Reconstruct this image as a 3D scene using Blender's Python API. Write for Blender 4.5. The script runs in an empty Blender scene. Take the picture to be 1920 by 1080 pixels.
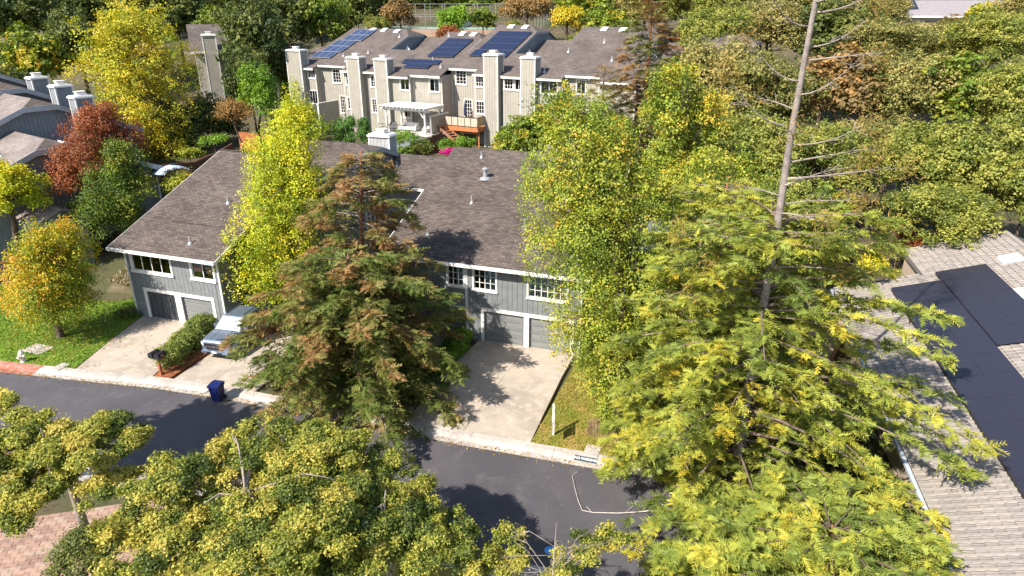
import bpy, bmesh, math, random
import numpy as np
from mathutils import Vector, Matrix
R = math.radians
random.seed(7)
rng = np.random.default_rng(11)
scene = bpy.context.scene
col = scene.collection

# ------------------------------------------------------------------ camera, sky, sun, exposure
CAM_H, PITCH, FPX = 18.8, R(22.5), 1280.0
cam_d = bpy.data.cameras.new('camera')
cam_d.sensor_width = 36.0
cam_d.lens = 24.0
cam_d.clip_start = 0.1
cam_d.clip_end = 3000
cam = bpy.data.objects.new('camera', cam_d)
cam.location = (0, 0, CAM_H)
cam.rotation_euler = (R(90) - PITCH, 0, 0)
col.objects.link(cam)
scene.camera = cam

SUN_EL = R(44)
SUN_AZ = R(228)                     # clockwise from +Y: behind the camera, to its left
world = bpy.data.worlds.new('World')
scene.world = world
world.use_nodes = True
wn = world.node_tree
bg = wn.nodes['Background']
sky = wn.nodes.new('ShaderNodeTexSky')
sky.sky_type = 'NISHITA'
sky.sun_disc = False
sky.sun_elevation = SUN_EL
sky.sun_rotation = SUN_AZ
sky.altitude = 100
wn.links.new(sky.outputs[0], bg.inputs[0])
bg.inputs[1].default_value = 0.12
sd = bpy.data.lights.new('sun', 'SUN')
sd.energy = 5.0
sd.angle = R(0.53)
sd.color = (1.0, 0.93, 0.83)
sun = bpy.data.objects.new('sun', sd)
to_sun = Vector((math.sin(SUN_AZ) * math.cos(SUN_EL), math.cos(SUN_AZ) * math.cos(SUN_EL), math.sin(SUN_EL)))
sun.rotation_euler = (-to_sun).to_track_quat('-Z', 'Y').to_euler()
sun.location = (-60, -50, 80)
col.objects.link(sun)
scene.view_settings.view_transform = 'Standard'
scene.view_settings.look = 'None'
scene.view_settings.exposure = 0.88
scene.view_settings.gamma = 1.0
scene.view_settings.use_curve_mapping = False
scene.cycles.max_bounces = 6
scene.cycles.transparent_max_bounces = 8
scene.cycles.use_denoising = True

# ------------------------------------------------------------------ frames and surveying helpers
def frame(yaw):
    a = R(yaw)
    return np.array([math.cos(a), math.sin(a), 0.0]), np.array([-math.sin(a), math.cos(a), 0.0])
YAW = -19.0
U, V = frame(YAW)
O = np.array([-2.644, 37.163, 0.0])          # left foot of the garage front, the street row's own frame
FYAW = -27.0
FU, FV = frame(FYAW)
FO = np.array([-3.379, 75.0, 0.0])
def W(u, v, z=0.0):
    return O + u * U + v * V + np.array([0, 0, z])
def FW(u, v, z=0.0):
    return FO + u * FU + v * FV + np.array([0, 0, z])
def at(px, py, D):
    """surveyed direction (1920 x 1080 photograph) -> point at ground distance D ahead"""
    x = (px - 960) / FPX; y = (540 - py) / FPX
    d = np.array([x, math.cos(PITCH) + y * math.sin(PITCH), -math.sin(PITCH) + y * math.cos(PITCH)])
    return np.array([0, 0, CAM_H]) + d * (D / d[1])
def atz(px, py, z):
    x = (px - 960) / FPX; y = (540 - py) / FPX
    d = np.array([x, math.cos(PITCH) + y * math.sin(PITCH), -math.sin(PITCH) + y * math.cos(PITCH)])
    return np.array([0, 0, CAM_H]) + d * ((z - CAM_H) / d[2])
def sm(a, b, x):
    t = np.clip((x - a) / (b - a), 0, 1)
    return t * t * (3 - 2 * t)
def ground_z(x, y):
    du = (x - O[0]) * U[0] + (y - O[1]) * U[1]
    dv = (x - O[0]) * V[0] + (y - O[1]) * V[1]
    z = sm(2, 20, dv) * 4.7 + sm(38, 92, dv) * 10.4 + np.clip(dv - 92, 0, 130) * 0.13
    w = sm(9, 24, du) * (1 - sm(50, 90, dv))
    z = z * (1 - 0.45 * w)
    z = z + sm(-21.5, -27, du) * sm(-5, 3, dv) * 1.6 * (1 - sm(4, 14, dv))
    return z - 0.08

# ------------------------------------------------------------------ materials
MATS = {}
def mat(name, c, rough=0.8, var=0.12, scale=3.0, bump=0.0, metal=0.0, spec=0.35, detail=4, coat=0.0):
    if name in MATS: return MATS[name]
    m = bpy.data.materials.new(name); m.use_nodes = True
    nt = m.node_tree; b = nt.nodes['Principled BSDF']
    b.inputs['Roughness'].default_value = rough
    b.inputs['Metallic'].default_value = metal
    b.inputs['Specular IOR Level'].default_value = spec
    b.inputs['Coat Weight'].default_value = coat
    tc = nt.nodes.new('ShaderNodeTexCoord')
    nz = nt.nodes.new('ShaderNodeTexNoise'); nz.inputs['Scale'].default_value = scale; nz.inputs['Detail'].default_value = detail
    nt.links.new(tc.outputs['Object'], nz.inputs['Vector'])
    rp = nt.nodes.new('ShaderNodeValToRGB')
    rp.color_ramp.elements[0].position = 0.3; rp.color_ramp.elements[1].position = 0.7
    rp.color_ramp.elements[0].color = (*[v * (1 - var) for v in c], 1)
    rp.color_ramp.elements[1].color = (*[min(1, v * (1 + var)) for v in c], 1)
    nt.links.new(nz.outputs['Fac'], rp.inputs['Fac'])
    nt.links.new(rp.outputs['Color'], b.inputs['Base Color'])
    if bump:
        bp = nt.nodes.new('ShaderNodeBump'); bp.inputs['Strength'].default_value = bump; bp.inputs['Distance'].default_value = 0.05
        nz2 = nt.nodes.new('ShaderNodeTexNoise'); nz2.inputs['Scale'].default_value = scale * 6; nz2.inputs['Detail'].default_value = 5
        nt.links.new(tc.outputs['Object'], nz2.inputs['Vector'])
        nt.links.new(nz2.outputs['Fac'], bp.inputs['Height']); nt.links.new(bp.outputs['Normal'], b.inputs['Normal'])
    MATS[name] = m
    return m

def patchy(name, cols, scales, rough=0.9, bump=0.3, bscale=25.0):
    """several noise layers blended: cols[0] base, then (color, lo, hi) per layer"""
    m = bpy.data.materials.new(name); m.use_nodes = True
    nt = m.node_tree; b = nt.nodes['Principled BSDF']; b.inputs['Roughness'].default_value = rough
    b.inputs['Specular IOR Level'].default_value = 0.25
    tc = nt.nodes.new('ShaderNodeTexCoord')
    cur = None
    for i, (c, s) in enumerate(zip(cols, scales)):
        if i == 0:
            rgb = nt.nodes.new('ShaderNodeRGB'); rgb.outputs[0].default_value = (*c, 1); cur = rgb.outputs[0]; continue
        cc, lo, hi = c
        n = nt.nodes.new('ShaderNodeTexNoise'); n.inputs['Scale'].default_value = s; n.inputs['Detail'].default_value = 6; n.inputs['Roughness'].default_value = 0.6
        mp = nt.nodes.new('ShaderNodeMapping'); mp.inputs['Location'].default_value = (i * 13.1, i * 7.7, i)
        nt.links.new(tc.outputs['Object'], mp.inputs['Vector']); nt.links.new(mp.outputs['Vector'], n.inputs['Vector'])
        mr = nt.nodes.new('ShaderNodeMapRange'); mr.inputs['From Min'].default_value = lo; mr.inputs['From Max'].default_value = hi
        nt.links.new(n.outputs['Fac'], mr.inputs['Value'])
        mx = nt.nodes.new('ShaderNodeMix'); mx.data_type = 'RGBA'
        nt.links.new(mr.outputs['Result'], mx.inputs['Factor'])
        nt.links.new(cur, mx.inputs['A']); mx.inputs['B'].default_value = (*cc, 1)
        cur = mx.outputs['Result']
    nt.links.new(cur, b.inputs['Base Color'])
    if bump:
        bp = nt.nodes.new('ShaderNodeBump'); bp.inputs['Strength'].default_value = bump; bp.inputs['Distance'].default_value = 0.05
        n = nt.nodes.new('ShaderNodeTexNoise'); n.inputs['Scale'].default_value = bscale; n.inputs['Detail'].default_value = 6
        nt.links.new(tc.outputs['Object'], n.inputs['Vector']); nt.links.new(n.outputs['Fac'], bp.inputs['Height']); nt.links.new(bp.outputs['Normal'], b.inputs['Normal'])
    MATS[name] = m
    return m

def shingle_mat(name, c1, c2, mortar, w=0.34, h=0.145, swap=False):
    m = bpy.data.materials.new(name); m.use_nodes = True
    nt = m.node_tree; b = nt.nodes['Principled BSDF']; b.inputs['Roughness'].default_value = 0.9
    b.inputs['Specular IOR Level'].default_value = 0.2
    tc = nt.nodes.new('ShaderNodeTexCoord'); mp = nt.nodes.new('ShaderNodeMapping')
    if swap: mp.inputs['Rotation'].default_value = (0, 0, R(90))
    br = nt.nodes.new('ShaderNodeTexBrick')
    br.inputs['Scale'].default_value = 1.0; br.inputs['Brick Width'].default_value = w; br.inputs['Row Height'].default_value = h
    br.inputs['Mortar Size'].default_value = 0.010; br.inputs['Mortar Smooth'].default_value = 0.3; br.offset = 0.37; br.inputs['Bias'].default_value = 0.0
    br.inputs['Color1'].default_value = (*c1, 1); br.inputs['Color2'].default_value = (*c2, 1); br.inputs['Mortar'].default_value = (*mortar, 1)
    nt.links.new(tc.outputs['Object'], mp.inputs['Vector']); nt.links.new(mp.outputs['Vector'], br.inputs['Vector'])
    n = nt.nodes.new('ShaderNodeTexNoise'); n.inputs['Scale'].default_value = 0.45; n.inputs['Detail'].default_value = 8; n.inputs['Roughness'].default_value = 0.65
    nt.links.new(tc.outputs['Object'], n.inputs['Vector'])
    mr = nt.nodes.new('ShaderNodeMapRange'); mr.inputs['From Min'].default_value = 0.3; mr.inputs['From Max'].default_value = 0.7; mr.inputs['To Min'].default_value = 0.72; mr.inputs['To Max'].default_value = 1.25
    nt.links.new(n.outputs['Fac'], mr.inputs['Value'])
    vm = nt.nodes.new('ShaderNodeVectorMath'); vm.operation = 'SCALE'
    nt.links.new(br.outputs['Color'], vm.inputs[0]); nt.links.new(mr.outputs['Result'], vm.inputs['Scale'])
    nt.links.new(vm.outputs['Vector'], b.inputs['Base Color'])
    bp = nt.nodes.new('ShaderNodeBump'); bp.inputs['Strength'].default_value = 0.6; bp.inputs['Distance'].default_value = 0.03; bp.invert = True
    nt.links.new(br.outputs['Fac'], bp.inputs['Height']); nt.links.new(bp.outputs['Normal'], b.inputs['Normal'])
    MATS[name] = m
    return m

def leaf_mat(name, transl=0.38, rough=0.55):
    m = bpy.data.materials.new(name); m.use_nodes = True
    nt = m.node_tree; b = nt.nodes['Principled BSDF']; out = nt.nodes['Material Output']
    b.inputs['Roughness'].default_value = rough; b.inputs['Specular IOR Level'].default_value = 0.3
    a = nt.nodes.new('ShaderNodeAttribute'); a.attribute_name = 'Col'
    tr = nt.nodes.new('ShaderNodeBsdfTranslucent')
    hs = nt.nodes.new('ShaderNodeHueSaturation'); hs.inputs['Saturation'].default_value = 1.1; hs.inputs['Value'].default_value = 1.15
    mx = nt.nodes.new('ShaderNodeMixShader'); mx.inputs[0].default_value = transl
    nt.links.new(a.outputs['Color'], b.inputs['Base Color']); nt.links.new(a.outputs['Color'], hs.inputs['Color'])
    nt.links.new(hs.outputs['Color'], tr.inputs['Color'])
    nt.links.new(b.outputs[0], mx.inputs[1]); nt.links.new(tr.outputs[0], mx.inputs[2]); nt.links.new(mx.outputs[0], out.inputs['Surface'])
    MATS[name] = m
    return m

def glass_mat():
    m = bpy.data.materials.new('window_glass'); m.use_nodes = True
    nt = m.node_tree; nt.nodes.remove(nt.nodes['Principled BSDF']); out = nt.nodes['Material Output']
    g = nt.nodes.new('ShaderNodeBsdfGlossy'); g.inputs['Roughness'].default_value = 0.03; g.inputs['Color'].default_value = (.85, .93, .95, 1)
    t = nt.nodes.new('ShaderNodeBsdfTransparent'); t.inputs['Color'].default_value = (.8, .87, .87, 1)
    fr = nt.nodes.new('ShaderNodeFresnel'); fr.inputs['IOR'].default_value = 1.6
    ad = nt.nodes.new('ShaderNodeMath'); ad.operation = 'ADD'; ad.inputs[1].default_value = 0.1
    nt.links.new(fr.outputs[0], ad.inputs[0])
    mx = nt.nodes.new('ShaderNodeMixShader'); nt.links.new(ad.outputs[0], mx.inputs[0])
    nt.links.new(t.outputs[0], mx.inputs[1]); nt.links.new(g.outputs[0], mx.inputs[2]); nt.links.new(mx.outputs[0], out.inputs['Surface'])
    return m

M_LEAF = leaf_mat('leaf', .28); M_NEEDLE = leaf_mat('needle', 0.25, 0.6)
M_GLASS = glass_mat()
M_BARK = mat('bark', (.12, .085, .06), .95, .35, 6, .6)
M_GREYBARK = mat('pale_bark', (.30, .25, .21), .95, .3, 5, .6)
M_REDBARK = mat('red_bark', (.24, .11, .06), .95, .35, 4, .7)
M_SHIN = shingle_mat('roof_shingle', (.150, .119, .101), (.080, .065, .058), (.033, .028, .025))
M_SHINX = shingle_mat('roof_shingle_side', (.150, .119, .101), (.080, .065, .058), (.033, .028, .025), swap=True)
M_SHINF = shingle_mat('roof_shingle_far', (.165, .133, .118), (.105, .086, .078), (.07, .06, .055))
M_SHINL = shingle_mat('roof_shingle_tan', (.27, .225, .205), (.20, .165, .155), (.10, .085, .08), swap=True)
M_SIDE = mat('grey_siding', (.178, .19, .196), .75, .14, 2.5, .15)
M_SIDEF = mat('beige_siding', (.335, .31, .26), .8, .08, 1.5, .1)
M_SIDEL = mat('slate_siding', (.20, .215, .235), .8, .1, 2, .1)
M_TRIM = mat('white_trim', (.70, .68, .64), .6, .06, 4)
M_DOOR = mat('garage_grey', (.205, .212, .208), .6, .06, 2)
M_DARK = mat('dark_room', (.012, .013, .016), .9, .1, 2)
M_BLIND = mat('blind_white', (.62, .62, .6), .8, .1, 6)
M_CURT = mat('curtain_green', (.10, .19, .17), .8, .3, 5)
M_METAL = mat('galvanised', (.55, .55, .55), .45, .1, 6, metal=.6)
M_FLUE = mat('vent_grey', (.28, .29, .31), .6, .1, 6)
M_CONC = patchy('driveway_concrete', [(.42, .355, .29), ((.33, .28, .23), .42, .62), ((.48, .41, .34), .52, .68), ((.26, .22, .185), .64, .74)], [0, .5, 2.2, 6.0], .9, .25, 40)
M_KERB = patchy('kerb_concrete', [(.44, .40, .36), ((.33, .29, .26), .42, .62), ((.5, .46, .42), .5, .7)], [0, .8, 4], .9, .2, 30)
M_RED = patchy('red_kerb_paint', [(.34, .11, .07), ((.38, .25, .2), .45, .65)], [0, 3], .8, .2)
M_ROAD = patchy('asphalt', [(.095, .088, .096), ((.072, .067, .074), .4, .6), ((.118, .110, .116), .55, .75), ((.042, .041, .045), .63, .73), ((.15, .14, .125), .70, .8)], [0, .22, 1.2, 3.0, 14.0], .85, .3, 60)
M_LAWN = patchy('green_lawn', [(.14, .235, .02), ((.09, .16, .016), .4, .6), ((.22, .26, .04), .5, .68), ((.33, .27, .11), .62, .76)], [0, .35, 1.4, 1.0], .95, .7, 30)
M_DRYL = patchy('dry_lawn', [(.24, .20, .035), ((.14, .17, .02), .42, .6), ((.36, .24, .08), .5, .68), ((.22, .13, .06), .66, .76)], [0, .45, 1.1, 2.4], .95, .7, 30)
M_EARTH = patchy('earth', [(.11, .085, .05), ((.065, .07, .028), .4, .6), ((.22, .17, .11), .57, .74), ((.05, .04, .025), .55, .7)], [0, .12, .3, 1.3], .95, .6, 12)
M_MULCH = patchy('bark_mulch', [(.34, .12, .045), ((.16, .06, .03), .45, .6), ((.42, .2, .09), .58, .7)], [0, 6, 11], .95, .9, 40)
M_PATH = patchy('dry_dirt', [(.46, .35, .25), ((.34, .25, .17), .42, .6), ((.22, .16, .1), .6, .72)], [0, .6, 2.0], .95, .5, 20)

# ------------------------------------------------------------------ mesh building
class MB:
    def __init__(s): s.v = []; s.f = []
    def box(s, x0, x1, y0, y1, z0, z1):
        n = len(s.v)
        s.v += [(x0, y0, z0), (x1, y0, z0), (x1, y1, z0), (x0, y1, z0), (x0, y0, z1), (x1, y0, z1), (x1, y1, z1), (x0, y1, z1)]
        s.f += [(n, n+3, n+2, n+1), (n+4, n+5, n+6, n+7), (n, n+1, n+5, n+4), (n+1, n+2, n+6, n+5), (n+2, n+3, n+7, n+6), (n+3, n, n+4, n+7)]
        return s
    def prism(s, pts, off):
        """closed polygon (3-D points) swept by a vector"""
        n = len(s.v); k = len(pts)
        s.v += [tuple(p) for p in pts] + [(p[0]+off[0], p[1]+off[1], p[2]+off[2]) for p in pts]
        s.f.append(tuple(range(n, n+k))); s.f.append(tuple(range(n+2*k-1, n+k-1, -1)))
        for i in range(k):
            j = (i+1) % k; s.f.append((n+i, n+k+i, n+k+j, n+j))
        return s
    def bar(s, a, b, w, h=None):
        a = Vector(a); b = Vector(b); h = h or w
        d = (b-a).normalized(); up = Vector((0, 0, 1)) if abs(d.z) < .95 else Vector((0, 1, 0))
        x = d.cross(up).normalized(); y = x.cross(d)
        c = [a+x*w/2*i+y*h/2*j for i, j in ((-1, -1), (1, -1), (1, 1), (-1, 1))]
        return s.prism(c, tuple(b-a))
    def tube(s, pts, rad, k=7):
        pts = [Vector(p) for p in pts]; n0 = len(s.v); L = len(pts)
        prev = None
        for i, p in enumerate(pts):
            d = (pts[min(i+1, L-1)] - pts[max(i-1, 0)]).normalized()
            x = (prev - d*prev.dot(d)) if prev is not None else d.orthogonal()
            if x.length < 1e-5: x = d.orthogonal()
            x.normalize(); prev = x; y = d.cross(x)
            r = rad[i] if hasattr(rad, '__len__') else rad
            for j in range(k):
                a = 2*math.pi*j/k; s.v.append(tuple(p + (x*math.cos(a)+y*math.sin(a))*r))
        for i in range(L-1):
            for j in range(k):
                a = n0+i*k+j; b = n0+i*k+(j+1) % k; s.f.append((a, b, b+k, a+k))
        s.f.append(tuple(range(n0+k-1, n0-1, -1))); s.f.append(tuple(range(n0+(L-1)*k, n0+L*k)))
        return s
    def lathe(s, prof, c=(0, 0, 0), k=14):
        n0 = len(s.v); L = len(prof)
        for r, z in prof:
            for j in range(k):
                a = 2*math.pi*j/k; s.v.append((c[0]+r*math.cos(a), c[1]+r*math.sin(a), c[2]+z))
        for i in range(L-1):
            for j in range(k):
                a = n0+i*k+j; b = n0+i*k+(j+1) % k; s.f.append((a, b, b+k, a+k))
        s.f.append(tuple(range(n0+k-1, n0-1, -1))); s.f.append(tuple(range(n0+(L-1)*k, n0+L*k)))
        return s
    def mesh(s, name, m):
        me = bpy.data.meshes.new(name); me.from_pydata(s.v, [], s.f); me.update()
        if m: me.materials.append(m)
        return me
    def build(s, name, m, parent=None, smooth=False, bevel=0):
        me = s.mesh(name, m)
        if smooth: me.polygons.foreach_set('use_smooth', [True]*len(me.polygons))
        o = bpy.data.objects.new(name, me); col.objects.link(o)
        if parent is not None: o.parent = parent
        if bevel:
            b = o.modifiers.new('bevel', 'BEVEL'); b.width = bevel; b.segments = 2; b.limit_method = 'ANGLE'
        return o

def link(name, me, parent=None):
    o = bpy.data.objects.new(name, me); col.objects.link(o)
    if parent is not None: o.parent = parent
    return o
def tag(o, label=None, cat=None, group=None, kind=None):
    if label: o['label'] = label
    if cat: o['category'] = cat
    if group: o['group'] = group
    if kind: o['kind'] = kind
    return o
def thing(name, label, cat, loc=(0, 0, 0), yaw=0.0, group=None):
    o = bpy.data.objects.new(name, None); col.objects.link(o)
    o.empty_display_size = .3
    o.location = tuple(loc); o.rotation_euler = (0, 0, R(yaw))
    return tag(o, label, cat, group)
def B(*a): return MB().box(*a)

def quad_mesh(name, P, C, m):
    n, k = P.shape[:2]; me = bpy.data.meshes.new(name)
    me.vertices.add(k*n); me.loops.add(k*n); me.polygons.add(n)
    me.vertices.foreach_set('co', np.ascontiguousarray(P, dtype=np.float32).ravel())
    me.loops.foreach_set('vertex_index', np.arange(k*n, dtype=np.int32))
    me.polygons.foreach_set('loop_start', np.arange(0, k*n, k, dtype=np.int32))
    me.polygons.foreach_set('loop_total', np.full(n, k, dtype=np.int32))
    at_ = me.attributes.new('Col', 'FLOAT_COLOR', 'FACE')
    at_.data.foreach_set('color', np.concatenate([C, np.ones((n, 1))], 1).astype(np.float32).ravel())
    me.materials.append(m); me.update(calc_edges=True)
    return me
def unit(a): return a / (np.linalg.norm(a, axis=-1, keepdims=True) + 1e-9)
def leaves(C, N, L, Wd, tri=False):
    """kite-shaped leaves at centres C with normals N"""
    n = len(C); t = unit(np.cross(N, rng.normal(size=(n, 3)))); b = np.cross(N, t)
    L = L * rng.uniform(.7, 1.3, (n, 1)); Wd = Wd * rng.uniform(.7, 1.3, (n, 1))
    if tri: return np.stack([C - t*L*.45 - b*Wd*.3, C - t*L*.2 + b*Wd*.62, C + t*L*.62 - b*Wd*.1 + N*L*.1], 1)
    return np.stack([C - t*L/2, C + b*Wd/2 - t*L*.05 + N*L*.06, C + t*L/2, C - b*Wd/2 - t*L*.05 + N*L*.06], 1)
def palette(pal, t):
    """pal: list of colours; t in 0..1 picks between them"""
    pal = np.array(pal); k = len(pal)-1
    x = np.clip(t, 0, .9999)*k; i = x.astype(int); f = (x-i)[:, None]
    return pal[i]*(1-f) + pal[i+1]*f

PAL = dict(
    yellow=[(.50, .34, .03), (.50, .42, .03), (.40, .385, .035), (.25, .29, .03), (.12, .16, .02)],
    lemon=[(.56, .45, .02), (.46, .45, .025), (.31, .37, .025), (.14, .21, .016)],
    ygreen=[(.44, .31, .04), (.35, .345, .04), (.235, .285, .032), (.125, .18, .022), (.065, .10, .014)],
    orange=[(.50, .17, .02), (.50, .28, .02), (.42, .34, .02), (.24, .27, .02), (.14, .2, .02)],
    red=[(.34, .13, .05), (.24, .07, .03), (.16, .06, .025), (.12, .10, .025)],
    green=[(.24, .25, .03), (.12, .18, .02), (.06, .10, .012), (.045, .08, .012)],
    bright=[(.20, .30, .02), (.11, .21, .02), (.07, .14, .015)],
    dark=[(.17, .18, .04), (.095, .12, .028), (.055, .08, .02), (.03, .05, .014)],
    oak=[(.34, .27, .095), (.25, .23, .068), (.155, .165, .042), (.07, .09, .022)],
    oakg=[(.33, .31, .068), (.235, .25, .048), (.14, .175, .032), (.06, .085, .018)],
    front=[(.42, .345, .07), (.325, .31, .05), (.195, .225, .034), (.085, .115, .02), (.04, .06, .012)],
    redw=[(.43, .31, .03), (.36, .325, .04), (.27, .285, .042), (.17, .21, .036), (.09, .12, .024)],
    brown=[(.27, .14, .055), (.23, .15, .05), (.17, .16, .04), (.12, .15, .03), (.08, .11, .02)],
    tan=[(.30, .17, .05), (.18, .13, .055), (.13, .115, .04)],
    hedge=[(.22, .24, .05), (.14, .18, .035), (.08, .12, .02)],
    cyp=[(.12, .23, .04), (.075, .16, .03), (.045, .10, .02)],
    pink=[(.55, .02, .22), (.42, .015, .18), (.08, .14, .02)],
)
PAL = {k: [tuple(min(.75, x*1.25) for x in c) for c in v] for k, v in PAL.items()}
def crown_cloud(blobs, n, L, Wd, pal, sprig=12, spread=.32, shell=.55, shift=None, up=.45, bottom=-.55, tri=False):
    """blobs: list of (centre, (rx, ry, rz), tone). Sprigs of leaves over each blob's shell"""
    vol = np.array([b[1][0]*b[1][1]+b[1][1]*b[1][2]+b[1][0]*b[1][2] for b in blobs]); vol = vol/vol.sum()
    ns = max(4, n//sprig); idx = rng.choice(len(blobs), ns, p=vol)
    cen = np.array([b[0] for b in blobs])[idx]; rad = np.array([b[1] for b in blobs])[idx]; tone = np.array([b[2] for b in blobs])[idx]
    d = unit(rng.normal(size=(ns, 3)))
    low = d[:, 2] < bottom; d[low, 2] *= -.6; d = unit(d)
    r = shell + (1.06-shell)*np.sqrt(rng.random((ns, 1)))
    S = cen + d*rad*r
    ts = np.clip(tone + rng.normal(0, .19, ns), 0, 1)
    k = sprig; N = ns*k
    C = np.repeat(S, k, 0) + rng.normal(size=(N, 3))*spread*np.repeat(rng.uniform(.5, 1.05, (ns, 1)), k, 0)*np.array([1, 1, .75])
    Nn = unit(np.repeat(unit(d/rad), k, 0)*.85 + np.array([0, 0, up]) + rng.normal(size=(N, 3))*.5)
    t = np.clip(np.repeat(ts, k) + rng.normal(0, .05, N), 0, 1)
    if shift is not None: t = np.clip(t + shift(C), 0, 1)
    colr = palette(pal, t) * rng.uniform(.86, 1.14, (N, 1)) * np.repeat(rng.uniform(.85, 1.15, (ns, 1)), k, 0)
    return leaves(C, Nn, L, Wd, tri), colr
def crown_blobs(c, r, nb=22, size=(.26, .42), tone=.45, tvar=.22, inner=.45, flat=.8, sq=1.0):
    out = []
    for i in range(nb):
        d = unit(rng.normal(size=3)); 
        if d[2] < -.45: d[2] = abs(d[2])*.7
        d = unit(d); k = rng.uniform(inner, .8)
        s = rng.uniform(*size)
        rr = np.array(r)*s
        p = np.array(c) + d*np.array(r)*k
        out.append((p, (rr[0]*rng.uniform(.85, 1.2), rr[1]*rng.uniform(.85, 1.2), rr[2]*flat*rng.uniform(.85, 1.15)), np.clip(tone+rng.normal(0, tvar), 0, 1)))
    return out
def trunk_mb(h, c, r, blobs, rad=.25, k=7, lean=(0, 0), nlimb=14, ground=0.0):
    """tapered trunk with limbs running to the blobs (local coordinates, foot at origin)"""
    mb = MB(); c = np.array(c, float)
    top = np.array([c[0]+lean[0]*.3, c[1]+lean[1]*.3, c[2]+r[2]*.55])
    pts = [(0, 0, -.6), (0, 0, 0.1), (.04*h*rng.uniform(-1, 1)*.3, .03*h*rng.uniform(-1, 1)*.3, h*.35)]
    mid = np.array(pts[-1])*.5 + top*.5 + rng.normal(0, .02*h, 3)
    pts += [tuple(mid), tuple(top)]
    mb.tube(pts, [rad*1.45, rad*1.15, rad*.85, rad*.5, rad*.12], k)
    P = [np.array(p) for p in pts]
    sel = list(range(len(blobs))); random.shuffle(sel)
    for i in sel[:nlimb]:
        e = np.array(blobs[i][0]); f = rng.uniform(.25, .85)
        s = P[2]*(1-f) + P[4]*f if f > .3 else P[2]
        m = (s+e)/2 + np.array([0, 0, np.linalg.norm(e-s)*.12]) + rng.normal(0, .12, 3)
        mb.tube([s, m, e], [rad*.26, rad*.16, rad*.05], 5)
        for q in range(2):
            e2 = e + rng.normal(size=3)*np.array(blobs[i][1])*.6
            mb.tube([m, (m+e2)/2+rng.normal(0, .1, 3), e2], [rad*.14, rad*.10, rad*.03], 4)
    return mb

MESHCACHE = {}
def tree(name, label, x, y, crown_c, crown_r, pal, n, L, Wd=None, bark=None, nb=22, size=(.26, .42), tone=.45, tvar=.22, rad=.25, group=None,
         shift=None, spread=.32, sprig=12, inner=.45, shell=.55, cat='tree', zg=None, flat=.8, yaw=0., mesh_key=None, nlimb=14, up=.45, blobs=None, bottom=-.55, tri=False):
    """crown centre given in world; the tree's foot at (x, y) on the ground"""
    zg = float(ground_z(x, y)) if zg is None else zg
    c = np.array(crown_c, float) - np.array([x, y, zg]); h = c[2]+crown_r[2]
    t = thing(name, label, cat, (x, y, zg), yaw, group)
    bl = blobs if blobs is not None else crown_blobs(c, crown_r, nb, size, tone, tvar, inner, flat)
    P, C = crown_cloud(bl, n, L, Wd or L*.62, PAL[pal], sprig, spread, shell, shift, up, bottom, tri)
    link('crown', quad_mesh('crown', P, C, M_LEAF), t)
    trunk_mb(h, c, crown_r, bl, rad, nlimb=nlimb).build('trunk', bark or M_BARK, t, smooth=True)
    return t
def px_tree(name, label, px, py, hw, hh, D, pal, n, L, foot=None, depth=1.0, **kw):
    c = at(px, py, D); zc = c[1]*math.cos(PITCH) - (c[2]-CAM_H)*math.sin(PITCH)
    s = zc/FPX
    if foot is None: fx, fy = c[0]+rng.uniform(-.4, .4), c[1]+.3
    else: fx, fy = foot
    return tree(name, label, fx, fy, c, (hw*s, hw*s*depth, hh*s*1.03), pal, n, L, **kw)
# proto for shared background crowns
def make_proto(pal, n, L, **kw):
    bl = crown_blobs((0, 0, 1.15), (1, 1, .95), kw.pop('nb', 26)*3, kw.pop('size', (.13, .27)), kw.pop('tone', .5), kw.pop('tvar', .24), .35)
    P, C = crown_cloud(bl, n, L, L*.65, PAL[pal], 10, kw.pop('spread', .05), .5, bottom=-.8)
    cm = quad_mesh('crown', P, C, M_LEAF)
    tm = trunk_mb(2.0, (0, 0, 1.15), (1, 1, .95), bl, .055, 6).mesh('trunk', M_BARK)
    return cm, tm
def bg_tree(name, label, proto, px, py, hw, hh, D, group=None, cat='tree'):
    c = at(px, py, D); zc = c[1]*math.cos(PITCH) - (c[2]-CAM_H)*math.sin(PITCH); s = zc/FPX
    rx = hw*s; rz = hh*s
    zg = float(ground_z(c[0], c[1]))
    t = thing(name, label, cat, (c[0], c[1], zg), rng.uniform(0, 360), group)
    cr = link('crown', proto[0], t); cr.scale = (rx, rx, rz/.95)
    cr.location = (0, 0, c[2]-zg-1.15*rz/.95)
    tr = link('trunk', proto[1], t); f = max(.3, (c[2]-zg+rz)/2.1); tr.scale = (rx*.6, rx*.6, f)
    return t

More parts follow.
